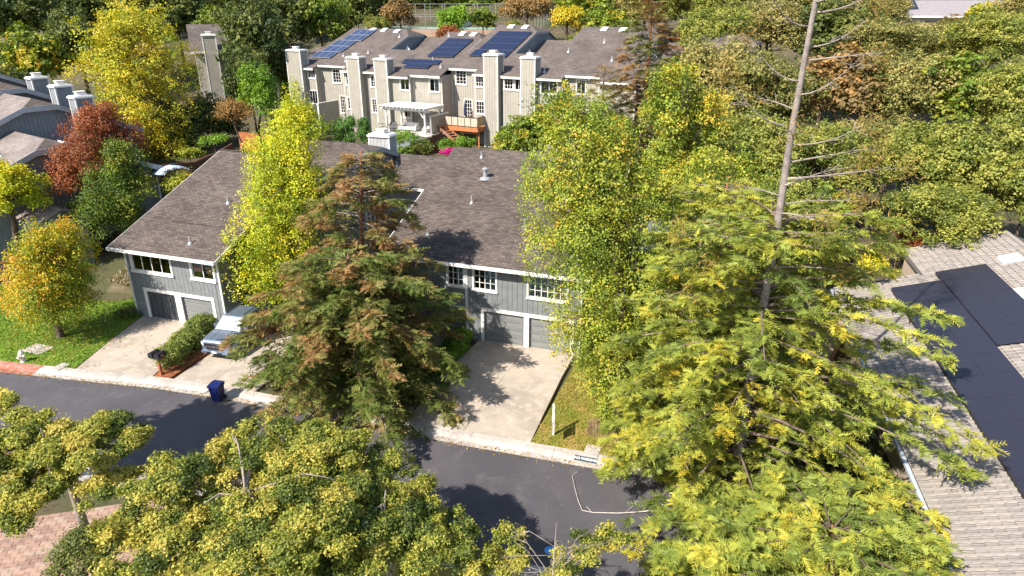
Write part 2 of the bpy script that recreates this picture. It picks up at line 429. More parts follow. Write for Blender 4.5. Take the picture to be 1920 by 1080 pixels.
def conifer(name, label, x, y, H, zlo, zhi, prof, nbr, pal, twig=.62, leaf=(.17, .045), bark=None, rad=.32, lean=(0, 0), bare=0, shift=None, density=5.0, droop=.18,
            group=None, branch_mat=None, leafk=11, bare_pal=None, zg=0.0, az_range=None, extra=None, vary=(.72, 1.15), open_front=False, asym=0.0, inner=.05, tilt=.42):
    """redwood-like: whorled branches carrying flat feathery sprays; prof(f) = branch length at relative height f"""
    t = thing(name, label, 'tree', (x, y, zg), 0, group)
    def axis(z): return np.array([lean[0]*z/H, lean[1]*z/H, z])
    zs = np.linspace(-.5, H, 14); trk = MB()
    trk.tube([axis(z)+np.array([math.sin(z*.7)*.03, math.cos(z*.9)*.03, 0]) for z in zs], [rad*(1.25 if z < .5 else 1.0)*(1-.93*max(0, z)/H)+.02 for z in zs], 9)
    trk.build('trunk', bark or M_REDBARK, t, smooth=True)
    lim = MB(); T0 = []; TD = []; TS = []; TT = []
    items = []
    for i in range(nbr):
        f = (i+rng.uniform(0, 1))/nbr; z = zlo+(zhi-zlo)*f
        az = i*2.399+rng.uniform(-.4, .4) if az_range is None else rng.uniform(*az_range)
        if open_front and z > 3.2 and rng.random() < .85 and abs(((az+math.pi/2+math.pi) % (2*math.pi))-math.pi) < .55: continue
        items.append((z, az, prof(f)*rng.uniform(*vary)*(1+asym*math.cos(az)), f))
    if extra: items += extra
    for (z, az, Lb, f) in items:
        dr = np.array([math.cos(az), math.sin(az), 0]); rise = .10+.25*f
        s0 = axis(z); pts = []
        side = np.array([-dr[1], dr[0], 0])*rng.uniform(-.12, .12)
        for q in np.linspace(0, 1, 6):
            pts.append(s0 + dr*Lb*q + side*Lb*q*q + np.array([0, 0, Lb*(rise*q - (droop+.12*(1-f))*q*q*1.4)]))
        br = .022+.008*Lb
        lim.tube(pts, [br*(1-.85*q) for q in np.linspace(0, 1, 6)], 5)
        nt = int(Lb*density)+3
        q = np.sqrt(rng.uniform(inner, 1, nt)) if inner > .03 else rng.uniform(.02, 1, nt)**.72; P = np.array(pts)
        k = np.clip((q*5).astype(int), 0, 4); fr = (q*5-k)[:, None]
        S = P[k]*(1-fr)+P[k+1]*fr
        sgn = rng.choice([-1, 1], nt)[:, None]
        lat = np.array([-dr[1], dr[0], 0])
        D = unit(dr*rng.uniform(.35, 1.1, (nt, 1)) + lat*sgn*rng.uniform(.2, 1.0, (nt, 1)) + np.array([0, 0, 1])*rng.uniform(-.35, .25, (nt, 1)))
        T0.append(S + rng.normal(0, .06, (nt, 3))); TD.append(D*twig*rng.uniform(.6, 1.25, (nt, 1)))
        TT.append(np.full(nt, rng.normal(0, .13)) + rng.normal(0, .14, nt)); TS.append(S)
    lim.build('branches', branch_mat or M_GREYBARK, t, smooth=True)['kind'] = 'stuff'
    T0 = np.concatenate(T0); TD = np.concatenate(TD); TT = np.concatenate(TT)
    n = len(T0); k = leafk
    # second-order: each twig forks into 3 sprays
    F0 = []; FD = []; FT = []
    for a in (-.75, 0, .75):
        up = np.array([0, 0, 1.0]); lat = unit(np.cross(TD, up)); ln = np.linalg.norm(TD, axis=1, keepdims=True)
        d = unit(unit(TD)*math.cos(a)+lat*math.sin(a)+rng.normal(0, .15, (n, 3)))*ln*(1.0 if a == 0 else .62)
        F0.append(T0 + TD*(0.0 if a == 0 else .3)); FD.append(d); FT.append(TT+rng.normal(0, .06, n))
    F0 = np.concatenate(F0); FD = np.concatenate(FD); FT = np.concatenate(FT); n = len(F0)
    q = np.linspace(.12, 1.0, k)[None, :, None]; sgn = np.where(np.arange(k) % 2 == 0, 1.0, -1.0)[None, :, None]
    ln = np.linalg.norm(FD, axis=1)[:, None, None]; fd = unit(FD)[:, None, :]
    nn = unit(np.array([0, 0, 1.0]) + rng.normal(0, tilt, (n, 3))); lat = unit(np.cross(nn, unit(FD)))[:, None, :]
    base = F0[:, None, :] + FD[:, None, :]*q + np.array([0, 0, -1.0])*(q**2)*ln*.16
    ld = unit(fd*.75 + lat*sgn*.8 + rng.normal(0, .12, (n, k, 3)))
    LL = leaf[0]*rng.uniform(.7, 1.25, (n, k, 1))*(1.1-.5*q); WW = leaf[1]*rng.uniform(.8, 1.3, (n, k, 1))
    wd = unit(np.cross(ld, np.broadcast_to(nn[:, None, :], ld.shape)))
    Pq = np.stack([base+wd*WW*.62, base+ld*LL*1.08, base-wd*WW*.62], 2).reshape(-1, 3, 3)
    ct = np.repeat(FT, k)+.45+rng.normal(0, .04, n*k)
    cc = Pq[:, 0, :]
    if shift is not None: ct = ct + shift(cc)
    C = palette(PAL[pal], np.clip(ct, 0, 1))*rng.uniform(.88, 1.12, (n*k, 1))
    link('crown', quad_mesh('crown', Pq, C, M_NEEDLE), t)
    return t, axis
#MARK_STRUCT
# ------------------------------------------------------------------ ground, street, pavements
def grid_sheet(name, m, xs, ys, zf, kind='structure'):
    X, Y = np.meshgrid(xs, ys); Z = zf(X, Y)
    nx, ny = len(xs), len(ys)
    v = np.stack([X, Y, Z], -1).reshape(-1, 3)
    i = np.arange(nx-1)[None, :] + nx*np.arange(ny-1)[:, None]
    f = np.stack([i, i+1, i+nx+1, i+nx], -1).reshape(-1, 4)
    me = bpy.data.meshes.new(name); me.from_pydata(v.tolist(), [], f.tolist()); me.materials.append(m)
    me.polygons.foreach_set('use_smooth', [True]*len(me.polygons))
    return tag(link(name, me), kind=kind)
gx = np.concatenate([np.linspace(-900, -130, 12), np.linspace(-120, 120, 161), np.linspace(130, 900, 12)])
gy = np.concatenate([np.linspace(-60, 5, 8), np.linspace(8, 180, 130), np.linspace(190, 1200, 20)])
grid_sheet('ground', M_EARTH, gx, gy, ground_z)

def poly_sheet(name, m, uv, z, th=None, kind='structure', parent=None):
    mb = MB(); p = [tuple(W(a, b, z)) for a, b in uv]
    if th: mb.prism([(q[0], q[1], q[2]-th) for q in p][::-1], (0, 0, th))
    else:
        mb.v = p; mb.f = [tuple(range(len(p)))]
    o = mb.build(name, m, parent)
    return tag(o, kind=kind) if kind else o
far_kerb = [(-60, -15.6), (-40, -13.6), (-30, -12.55), (-23.5, -11.85), (-18.8, -11.2), (-13.7, -10.4), (-9, -10.05), (-4, -9.9), (0, -9.82), (4, -9.75), (8, -9.55), (10.5, -9.45), (14, -9.1), (20, -7.5)]
near_kerb = [(20, -17.5), (14, -16.6), (10.3, -16.2), (7.2, -16.5), (3, -16.6), (-2, -16.55), (-7.2, -16.7), (-12, -17.2), (-20, -18.6), (-30, -20.5), (-60, -26)]
road = poly_sheet('road', M_ROAD, far_kerb + near_kerb, 0.0)
def kerb_run(name, line, sgn, m, colour=None):
    root = thing(name, None, None); tag(root, kind='structure')
    # resample to about 2.6 m pieces with an open joint between them
    for (a, b) in zip(line[:-1], line[1:]):
        L = math.hypot(b[0]-a[0], b[1]-a[1]); n = max(1, round(L/3.0))
        for i in range(n):
            g = .008/L
            p = [(a[0]+(b[0]-a[0])*t, a[1]+(b[1]-a[1])*t) for t in (i/n+g, (i+1)/n-g)]
            prof = [(-.32, .004), (0, .012), (.14, .075), (.26, .115), (.62, .125), (.62, -.2), (-.32, -.2)]
            mb = MB()
            ring = [[tuple(W(q[0], q[1]+sgn*o, z)) for o, z in prof] for q in p]
            k = len(prof); mb.v = ring[0]+ring[1]
            mb.f = [tuple(range(k-1, -1, -1)), tuple(range(k, 2*k))] + [(j, (j+1) % k, k+(j+1) % k, k+j) for j in range(k)]
            if sgn < 0: mb.f = [f[::-1] for f in mb.f]
            mm = colour(p) if colour else m
            mb.build('kerb_segment', mm, root)
    return root
kerb_run('kerb', far_kerb[2:13], 1, M_KERB, lambda p: M_RED if (p[0][0]+p[1][0])/2 < -21.4 else M_KERB)
kerb_run('near_kerb', near_kerb[1:9], -1, M_KERB)

# lawns
def edge_v(u):
    xs = [p[0] for p in far_kerb]; ys = [p[1] for p in far_kerb]
    return float(np.interp(u, xs, ys))+.6
lawn_l = [(-40, edge_v(-40)), (-30, edge_v(-30)), (-23.5, edge_v(-23.5)), (-19.3, edge_v(-19.3)), (-21.3, -4.2), (-22.0, -1.2), (-26, -.6), (-34, -2.0), (-40, -3.5)]
poly_sheet('green_lawn', M_LAWN, lawn_l, .13, .2)
lawn_r = [(6.82, -9.0), (10.5, -8.83), (14, -8.5), (17, -7.0), (17, 1.5), (11, 1.5), (6.95, -.05)]
poly_sheet('dry_lawn', M_DRYL, lawn_r, .13, .2)
poly_sheet('verge_lawn', M_DRYL, [(14, -17.25), (10.3, -16.85), (7.2, -17.15), (3, -17.25), (-2, -17.2), (-4.6, -17.2), (-4.6, -26), (14, -26)], .13, .2)
ang_ = np.linspace(0, 2*math.pi, 15)[:-1]
tc_ = np.array([4.98, 27.9, 0])-O
tu, tv = float(tc_@U), float(tc_@V)
poly_sheet('mulch_ring', patchy('pale_mulch', [(.27, .18, .11), ((.16, .10, .06), .45, .6), ((.38, .29, .2), .56, .7)], [0, 5, 9], .95, .9, 40), [(tu-.2+1.25*math.cos(a)*rng.uniform(.75, 1.1), tv-.5+1.1*math.sin(a)*rng.uniform(.75, 1.1)) for a in ang_], .142, .1)
def grass(name, poly, n, z, pal, hgt=.11):
    px = np.array(poly); lo = px.min(0); hi = px.max(0)
    p = rng.uniform(lo, hi, (n*3, 2)); ins = np.zeros(len(p), bool); j = len(px)-1
    for i in range(len(px)):
        a, b = px[i], px[j]
        c = ((a[1] > p[:, 1]) != (b[1] > p[:, 1])) & (p[:, 0] < (b[0]-a[0])*(p[:, 1]-a[1])/(b[1]-a[1]+1e-12)+a[0])
        ins ^= c; j = i
    p = p[ins][:n]; n = len(p)
    C = O + p[:, :1]*U + p[:, 1:]*V; C[:, 2] = z
    d = unit(np.concatenate([rng.normal(0, .5, (n, 2)), np.ones((n, 1))], 1)); s = unit(np.cross(d, rng.normal(size=(n, 3))))
    h = hgt*rng.uniform(.5, 1.3, (n, 1)); w = .035*rng.uniform(.7, 1.4, (n, 1))
    P = np.stack([C-s*w, C+s*w, C+d*h+s*w*.2, C+d*h-s*w*.2], 1)
    tone = .5+.35*np.sin(p[:, 0]*1.3+np.sin(p[:, 1]*1.1))*np.cos(p[:, 1]*.9)+rng.normal(0, .2, n)
    return tag(link(name, quad_mesh(name, P, palette(pal, np.clip(tone, 0, 1)), M_LEAF)), kind='stuff')
grass('grass', lawn_l, 26000, .12, [(.10, .19, .016), (.16, .26, .025), (.27, .29, .05)], .09)
grass('dry_grass', lawn_r, 16000, .12, [(.20, .22, .03), (.30, .25, .05), (.38, .27, .09)], .09)
# dry slope beside the left house
ws = []
n = 5000
p = np.stack([rng.uniform(-27, -21.6, n), rng.uniform(-1.2, 5, n)], 1)
C = O + p[:, :1]*U + p[:, 1:]*V; C[:, 2] = ground_z(C[:, 0], C[:, 1])
d = unit(np.concatenate([rng.normal(0, .7, (n, 2)), np.ones((n, 1))], 1)); s_ = unit(np.cross(d, rng.normal(size=(n, 3))))
P = np.stack([C-s_*.05, C+s_*.05, C+d*.3+s_*.02, C+d*.3-s_*.02], 1)
tag(link('slope_grass', quad_mesh('slope_grass', P, palette([(.2, .2, .08), (.36, .30, .17), (.45, .36, .24)], rng.random(n)), M_LEAF)), kind='stuff')

def litter(name, n, sampler, z, pal, size=(.05, .11)):
    p = sampler(n); C = O + p[:, :1]*U + p[:, 1:]*V; C[:, 2] = z+rng.uniform(.004, .02, n)
    Nn = unit(rng.normal(0, .35, (n, 3))+[0, 0, 1]); L = rng.uniform(*size, (n, 1))
    return tag(link(name, quad_mesh(name, leaves(C, Nn, L, L*.7), palette(pal, rng.random(n)), M_LEAF)), kind='stuff')
def along(line, off, sd_):
    l = np.array(line); 
    def f(n):
        u = rng.uniform(l[0, 0], l[-1, 0], n) if l[0, 0] < l[-1, 0] else rng.uniform(l[-1, 0], l[0, 0], n)
        o = np.argsort(l[:, 0]); v = np.interp(u, l[o, 0], l[o, 1])+off+rng.normal(0, sd_, n)
        return np.stack([u, v], 1)
    return f
LIT = [(.22, .10, .03), (.36, .22, .05), (.44, .34, .08), (.16, .10, .06)]
litter('gutter_leaves', 1500, along(far_kerb[3:12], -.25, .16), .005, LIT)
litter('road_leaves', 900, lambda n: np.stack([rng.uniform(-24, 13, n), rng.uniform(-16.4, -10.2, n)], 1), .003, [(.30, .27, .22), (.2, .15, .09), (.4, .36, .3)], (.02, .06))
litter('lawn_leaves', 1300, lambda n: np.stack([rng.normal(-23.6, 2.6, n), np.clip(rng.normal(-7.3, 2.0, n), -10.9, -2.5)], 1), .16, LIT, (.06, .13))
litter('verge_leaves', 700, lambda n: np.stack([rng.uniform(7.0, 13, n), rng.uniform(-8.7, -1, n)], 1), .16, LIT, (.05, .12))
litter('driveway_leaves', 260, lambda n: np.stack([rng.uniform(-21, 6.4, n), rng.uniform(-8.8, -1, n)], 1), .13, LIT, (.03, .08))
def slab_drive(name, cells, z=.128, th=.25, m=M_CONC):
    root = tag(thing(name, None, None, W(*np.mean([c[0] for c in cells], 0), 0), YAW), kind='structure')
    o = np.mean([c[0] for c in cells], 0)
    for poly in cells:
        c = np.mean(poly, 0); q = [tuple(np.array(p)+(c-np.array(p))/np.linalg.norm(c-np.array(p))*.014) for p in poly]
        mb = MB().prism([(a-o[0], b-o[1], z-th) for a, b in q][::-1], (0, 0, th))
        mb.build('slab', m, root)
    return root
e = edge_v
slab_drive('right_driveway', [
    [(.45, -2.5), (3.62, -2.6), (3.66, .14), (.75, .14)], [(3.62, -2.6), (6.6, -2.7), (6.62, .14), (3.66, .14)],
    [(.5, -6.3), (3.56, -6.35), (3.62, -2.6), (.45, -2.5)], [(3.56, -6.35), (6.7, -6.4), (6.6, -2.7), (3.62, -2.6)],
    [(.5, e(.5)+.02), (3.5, e(3.5)+.02), (3.56, -6.35), (.5, -6.3)], [(3.5, e(3.5)+.02), (6.8, e(6.8)+.02), (6.7, -6.4), (3.56, -6.35)]])
slab_drive('left_driveway', [
    [(-18.1, -7.2), (-16.2, -7.1), (-15.9, -3.72), (-18.2, -3.72)], [(-20.3, -7.3), (-18.1, -7.2), (-18.2, -3.72), (-21.3, -3.72)],
    [(-19.2, e(-19.2)+.02), (-16.6, e(-16.6)+.02), (-16.2, -7.1), (-20.3, -7.3)], [(-16.6, e(-16.6)+.02), (-14.5, e(-14.5)+.02), (-15.4, -7.0), (-16.2, -7.1)]])
slab_drive('middle_driveway', [
    [(-13.4, -6.0), (-11.2, -6.0), (-11.2, -2.2), (-14.4, -2.2)], [(-11.2, -6.0), (-8.3, -6.0), (-8.3, -2.2), (-11.2, -2.2)],
    [(-13.2, e(-13.2)+.02), (-11.0, e(-11)+.02), (-11.2, -6.0), (-13.4, -6.0)], [(-11.0, e(-11)+.02), (-8.2, e(-8.2)+.02), (-8.3, -6.0), (-11.2, -6.0)],
    [(-14.4, -2.2), (-11.2, -2.2), (-11.2, 1.0), (-14.4, 1.0)]])
slab_drive('link_driveway', [
    [(-5.2, -5.5), (-2.6, -5.5), (-2.6, .1), (-5.2, .1)], [(-2.6, -5.5), (-.9, -5.5), (-.9, .1), (-2.6, .1)],
    [(-5.0, e(-5)+.02), (-2.6, e(-2.6)+.02), (-2.6, -5.5), (-5.2, -5.5)], [(-2.6, e(-2.6)+.02), (-.6, e(-.6)+.02), (-.9, -5.5), (-2.6, -5.5)]])
poly_sheet('mulch_bed', M_MULCH, [(-14.9, e(-14.9)+.03), (-13.5, e(-13.5)+.03), (-13.7, -5.5), (-15.2, -3.8), (-15.9, -3.8), (-15.35, -7.0)], .10, .2)
poly_sheet('planting_bed', M_EARTH, [(-8.0, e(-8)+.03), (-5.2, e(-5.2)+.03), (-5.3, .1), (-8.1, .1)], .10, .2)
poly_sheet('driveway_bed', M_EARTH, [(-.5, e(-.5)+.03), (.4, e(.4)+.03), (.4, -.1), (-.7, -.1)], .10, .2)
poly_sheet('dirt_path', M_PATH, [(17, 4), (20, 2), (25, 18), (24, 24), (19, 22)], .9, .9)

# brick paved forecourt at the lower left
M_PAVE = [mat('paver_%d' % i, c, .9, .2, 6, .2) for i, c in enumerate([(.31, .20, .15), (.36, .235, .175), (.26, .165, .13), (.34, .245, .19)])]
pv = tag(thing('paved_forecourt', None, None, (-16.4, 19.2, 0), 14), kind='structure')
pvb = B(-4.4, 3.4, -4.6, 2.9, -.3, .05).build('paver_bed', mat('joint_sand', (.16, .11, .09), .95, .2, 8), pv)
BM = {}
cnt = 0; rest = MB()
cells = []
for j in range(32):
    for i in range(20):
        x = -4.3+i*.40+(.2 if j % 2 else 0); y = -4.5+j*.23
        if x > 3.0: continue
        cells.append((x, y))
def pix(p):
    q = np.array(p)-[0, 0, CAM_H]; zc = q[1]*math.cos(PITCH)-q[2]*math.sin(PITCH); yc = q[1]*math.sin(PITCH)+q[2]*math.cos(PITCH)
    return 960+FPX*q[0]/zc, 540-FPX*yc/zc
for (x, y) in cells:
    a = R(14); wx = -16.4+x*math.cos(a)-y*math.sin(a); wy = 19.2+x*math.sin(a)+y*math.cos(a)
    px, py = pix((wx, wy, .1))
    h = rng.uniform(.085, .097)
    if -20 < px < 215 and 930 < py < 1085 and cnt < 300:
        mi = int(rng.integers(4))
        if mi not in BM: BM[mi] = B(0, .385, 0, .215, 0, .06).mesh('paver', M_PAVE[mi])
        o = link('paver', BM[mi], pv); o.location = (x, y, h-.06); o.rotation_euler = (rng.normal(0, .01), rng.normal(0, .01), rng.normal(0, .012)); cnt += 1
    else: rest.box(x, x+.385, y, y+.215, .03, h)
rest.build('paver_field', M_PAVE[0], pv)['kind'] = 'stuff'

# ------------------------------------------------------------------ building helpers
def free_rects(x0, x1, z0, z1, ops):
    xs = sorted({x0, x1, *[min(max(e, x0), x1) for o in ops for e in (o[0], o[1])]}); out = []
    for a, b in zip(xs[:-1], xs[1:]):
        if b-a < 1e-4: continue
        m = (a+b)/2; blk = sorted((max(o[2], z0), min(o[3], z1)) for o in ops if o[0] < m < o[1] and o[3] > z0 and o[2] < z1)
        z = z0
        for p, q in blk:
            if p-z > 1e-3: out.append((a, b, z, p))
            z = max(z, q)
        if z1-z > 1e-3: out.append((a, b, z, z1))
    return out
def front_wall(parent, x0, x1, z0, z1, y, ops, m, th=.22):
    mb = MB()
    for a, b, c, d in free_rects(x0, x1, z0, z1, ops): mb.box(a, b, y, y+th, c, d)
    return mb.build('wall', m, parent)
def boards(parent, x0, x1, z0, z1, y, ops, m, pitch=.305, single=True, name='siding_board'):
    n = round((x1-x0)/pitch); w = (x1-x0)/n; allb = MB()
    for i in range(n):
        a = x0+i*w
        for (p, q, c, d) in free_rects(a+.009, a+w-.009, z0, z1, ops):
            if q-p < .02: continue
            if single: MB().box(p, q, y-.024-rng.uniform(0, .004), y-.002, c, d).build(name, m, parent)
            else: allb.box(p, q, y-.024, y-.002, c, d)
    if not single: allb.build(name+'s', m, parent)
def window(parent, x0, x1, z0, z1, y, cols=2, rows=1, back='dark', fw=.10, trim=None, split=None, sill=True):
    t = trim or M_TRIM; f = MB()
    f.box(x0-fw, x0, y-.055, y+.08, z0-fw, z1+fw); f.box(x1, x1+fw, y-.055, y+.08, z0-fw, z1+fw)
    f.box(x0, x1, y-.055, y+.08, z1, z1+fw); f.box(x0, x1, y-.055, y+.08, z0-fw, z0)
    if sill: f.box(x0-fw-.04, x1+fw+.04, y-.11, y-.057, z0-fw-.03, z0-.02)
    w = f.build('window', t, parent)
    B(x0, x1, y+.045, y+.055, z0, z1).build('pane', M_GLASS, w)
    mu = MB()
    g = split or cols
    for i in range(1, cols): 
        xx = x0+(x1-x0)*i/cols; mu.box(xx-.022, xx+.022, y+.015, y+.04, z0, z1)
    for j in range(1, rows):
        zz = z0+(z1-z0)*j/rows; mu.box(x0, x1, y+.02, y+.038, zz-.014, zz+.014)
    mu.box(x0, x0+.035, y+.01, y+.043, z0, z1); mu.box(x1-.035, x1, y+.01, y+.043, z0, z1); mu.box(x0+.035, x1-.035, y+.01, y+.043, z0, z0+.035); mu.box(x0+.035, x1-.035, y+.01, y+.043, z1-.035, z1)
    mu.build('muntin', t, w)
    if back == 'blind':
        bl = MB(); n = max(4, int((z1-z0)/.07))
        for i in range(n):
            zz = z0+(z1-z0)*i/n; bl.box(x0, x1, y+.10, y+.125, zz, zz+(z1-z0)/n*.72)
        bl.build('blind', M_BLIND, w)
    if back == 'half':
        B(x0+(x1-x0)*.5, x1, y+.10, y+.12, z0, z1-.1*(z1-z0)).build('blind', M_BLIND, w)
    if back == 'curtain':
        cb = MB(); n = int((x1-x0)/.12)
        for i in range(n):
            if .2 < i/n < .45: continue
            a = x0+(x1-x0)*i/n; cb.box(a, a+.1, y+.10, y+.13+.03*(i % 2), z0, z1)
        cb.build('curtain', M_CURT, w)
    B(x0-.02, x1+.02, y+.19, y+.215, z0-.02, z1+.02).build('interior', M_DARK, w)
    return w
def garage(parent, x0, x1, z0, z1, y, m=None, trim=True, tw=.17, rows=4, cols=2, label=None):
    m = m or M_DOOR
    d = B(x0-.02, x1+.02, y+.12, y+.16, z0, z1+.02).build('garage_door', m, parent)
    rh = (z1-z0)/rows; cw = (x1-x0)/cols
    for j in range(rows):
        for i in range(cols):
            a = x0+i*cw; c = z0+j*rh; p = MB()
            s = .055
            p.box(a+.006, a+cw-.006, y+.085, y+.119, c+.008, c+s); p.box(a+.006, a+cw-.006, y+.085, y+.119, c+rh-s, c+rh-.008)
            p.box(a+.006, a+s+.01, y+.085, y+.119, c+s, c+rh-s); p.box(a+cw-s-.01, a+cw-.006, y+.085, y+.119, c+s, c+rh-s)
            p.box(a+s+.06, a+cw-s-.06, y+.095, y+.119, c+s+.05, c+rh-s-.05)
            p.build('door_panel', m, d)
    return d
def pipe_vent(parent, x, y, z, h=.4, r=.05, big=False, slope=.36):
    mb = MB()
    mb.lathe([(r*3.2, -.05), (r*2.6, .06), (r*1.1, .12), (r, h)], (x, y, z), 10)
    if big: mb.lathe([(r*1.0, h), (r*1.6, h+.02), (r*1.7, h+.12), (r*.4, h+.2)], (x, y, z), 12)
    return mb.build('roof_vent', M_FLUE if big else M_METAL, parent, smooth=False)
def chimney(parent, x0, x1, y0, y1, z0, z1, m, corner=True, joined=True):
    c = B(x0, x1, y0, y1, z0, z1).build('chimney', m, parent)
    tr = MB()
    for xx in (x0, x1):
        for yy in (y0, y1):
            tr.box(xx-.06 if xx == x0 else xx-.05, xx+.05 if xx == x0 else xx+.06, yy-.06 if yy == y0 else yy-.05, yy+.05 if yy == y0 else yy+.06, z0+.02, z1-.01)
    tr.build('corner_trim', M_TRIM, c)
    bd = MB(); n = max(3, round((x1-x0-.1)/.3)); w = (x1-x0-.1)/n
    for i in range(n): bd.box(x0+.05+i*w+.01, x0+.05+(i+1)*w-.01, y0-.022, y0-.002, z0+.03, z1-.02)
    n = max(2, round((y1-y0-.1)/.3)); w = (y1-y0-.1)/n
    for i in range(n): bd.box(x1+.002, x1+.022, y0+.05+i*w+.01, y0+.05+(i+1)*w-.01, z0+.03, z1-.02)
    bd.build('siding_boards', m, c)
    MB().box(x0-.14, x1+.14, y0-.14, y1+.14, z1, z1+.12).box(x0-.05, x1+.05, y0-.05, y1+.05, z1+.12, z1+.2).build('chimney_cap', M_TRIM, c)
    fx, fy = (x0+x1)/2, (y0+y1)/2
    MB().box(fx-.3, fx+.3, fy-.25, fy+.25, z1+.2, z1+.42).box(fx-.36, fx+.36, fy-.3, fy+.3, z1+.46, z1+.52).box(fx-.05, fx+.05, fy-.05, fy+.05, z1+.42, z1+.46).build('flue', M_TRIM, c)
    return c
def slope_roof(name, parent, x0, x1, prof, m, th=.16):
    """prof: (y, z) polyline of the top surface, swept along x"""
    pts = [(x0, y, z) for y, z in prof] + [(x0, y, z-th) for y, z in reversed(prof)]
    return MB().prism(pts[::-1], (x1-x0, 0, 0)).build(name, m, parent)

# ------------------------------------------------------------------ right house (garage pair under two storeys)
rh = thing('garage_house', 'grey two-storey house with paired grey garage doors at the head of the sunlit concrete driveway', 'house', O, YAW)
SL = .36
def rz(v): return 5.2+SL*(v+.5)
ops = [(1.06, 3.54, -.2, 2.1), (3.86, 6.34, -.2, 2.1), (-2.75, -.3, -.2, 2.05), (.45, 1.8, 3.45, 4.68), (3.8, 6.05, 3.4, 4.68), (-1.2, -.22, 3.5, 4.68)]
front_wall(rh, -5.2, 6.95, -.2, 5.0, 0, ops, M_SIDE)
trims = [(.86, 1.06, -.2, 2.32), (1.06, 6.34, 2.1, 2.32), (3.54, 3.86, -.2, 2.1), (6.34, 6.54, -.2, 2.32), (6.83, 6.95, -.2, 5.0), (-2.9, -.12, 2.05, 2.2), (-.12, .06, -.2, 5.0)]
wtr = [(o[0]-.1, o[1]+.1, o[2]-.13, o[3]+.1) for o in ops[3:]]
boards(rh, -5.2, 6.83, -.15, 5.0, 0, ops+trims+wtr, M_SIDE)
for i, tq in enumerate(trims):
    B(tq[0]+.003, tq[1]-.003, -.06-.004*(i % 3), 0-.001, tq[2], tq[3]-.003).build('downspout' if i == 6 else 'door_trim', M_TRIM, rh)
for g in ops[:3]: garage(rh, g[0], g[1], .12, g[3], 0)
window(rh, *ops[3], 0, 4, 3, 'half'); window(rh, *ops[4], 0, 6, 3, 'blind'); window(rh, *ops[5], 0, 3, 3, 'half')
MB().prism([(-5.15, .23, -.3), (-5.15, 15.5, -.3), (-5.15, 15.5, 7.3), (-5.15, 10.9, 9.1), (-5.15, .23, rz(.23)-.2)][::-1], (12.05, 0, 0)).build('wall', M_SIDE, rh)
slope_roof('roof', rh, -5.4, 7.45, [(-.6, rz(-.6)), (11.0, rz(11.0)), (16.2, rz(11.0)-1.9)], M_SHIN)
B(-5.42, 7.47, -.74, -.605, 4.96, 5.14).build('gutter', M_TRIM, rh)
MB().prism([(7.46, -.6, 4.9), (7.46, 11, rz(11)-.27), (7.46, 11, rz(11)-.02), (7.46, -.6, 5.14)], (.05, 0, 0)).build('rake_trim', M_TRIM, rh)
MB().prism([(-5.46, -.6, 4.9), (-5.46, 5.9, rz(5.9)-.27), (-5.46, 5.9, rz(5.9)-.02), (-5.46, -.6, 5.14)], (.05, 0, 0)).build('rake_trim', M_TRIM, rh)
slope_roof('court_roof', rh, -9.25, -5.41, [(5.95, rz(5.95)-.012), (9.75, rz(9.75)-.012), (13, rz(9.75)-1.3)], M_SHIN)
B(-9.2, -5.5, 5.82, 5.945, rz(5.95)-.2, rz(5.95)-.04).build('gutter', M_TRIM, rh)
B(-9.15, -5.2, 6.6, 12.5, -.2, 7.3).build('wall', M_SIDE, rh)
for uu in (-9.0, -5.62): B(uu, uu+.12, 5.9, 6.02, 4.5, rz(5.95)-.21).build('post', M_TRIM, rh)
MB().box(-6.6, -5.7, 5.3, 6.3, 4.6, 6.4).build('wall', M_TRIM, rh)
for q in range(3): B(-9.14, -9.06, 4.4+q*.55, 4.46+q*.55, 4.2, rz(5.95)-.25).build('trellis_bar', M_TRIM, rh)
B(-9.15, -9.05, 4.35, 5.9, rz(5.95)-.25, rz(5.95)-.15).build('trellis_bar', M_TRIM, rh)
# right wing
MB().prism([(6.96, 2.5, -.2), (6.96, 9, -.2), (6.96, 9, 6.0), (6.96, 2.5, 6.0)][::-1], (3.7, 0, 0)).build('wall', M_SIDE, rh)
MB().prism([(7.52, 2.2, 6.55), (11.2, 2.2, 5.1), (11.2, 9.4, 5.1), (7.52, 9.4, 6.55)][::-1], (0, 0, .14)).build('wing_roof', M_SHINX, rh)
pipe_vent(rh, -1.7, 7.6, rz(7.6), .55, .13, True); pipe_vent(rh, -1.6, 4.9, rz(4.9), .5, .045); pipe_vent(rh, -2.9, 10.0, rz(10), .4, .045); pipe_vent(rh, -3.1, 1.4, rz(1.4), .4, .045); pipe_vent(rh, -8.6, 8.2, rz(8.2), .3, .04)
for (uu, vv) in ((2.5, 3.2), (4.6, 7.2)): pipe_vent(rh, uu, vv, rz(vv), .45, .045)
MB().box(-5.44, 7.49, 10.9, 11.1, rz(11)-.06, rz(11)+.035).build('ridge_cap', M_SHIN, rh)

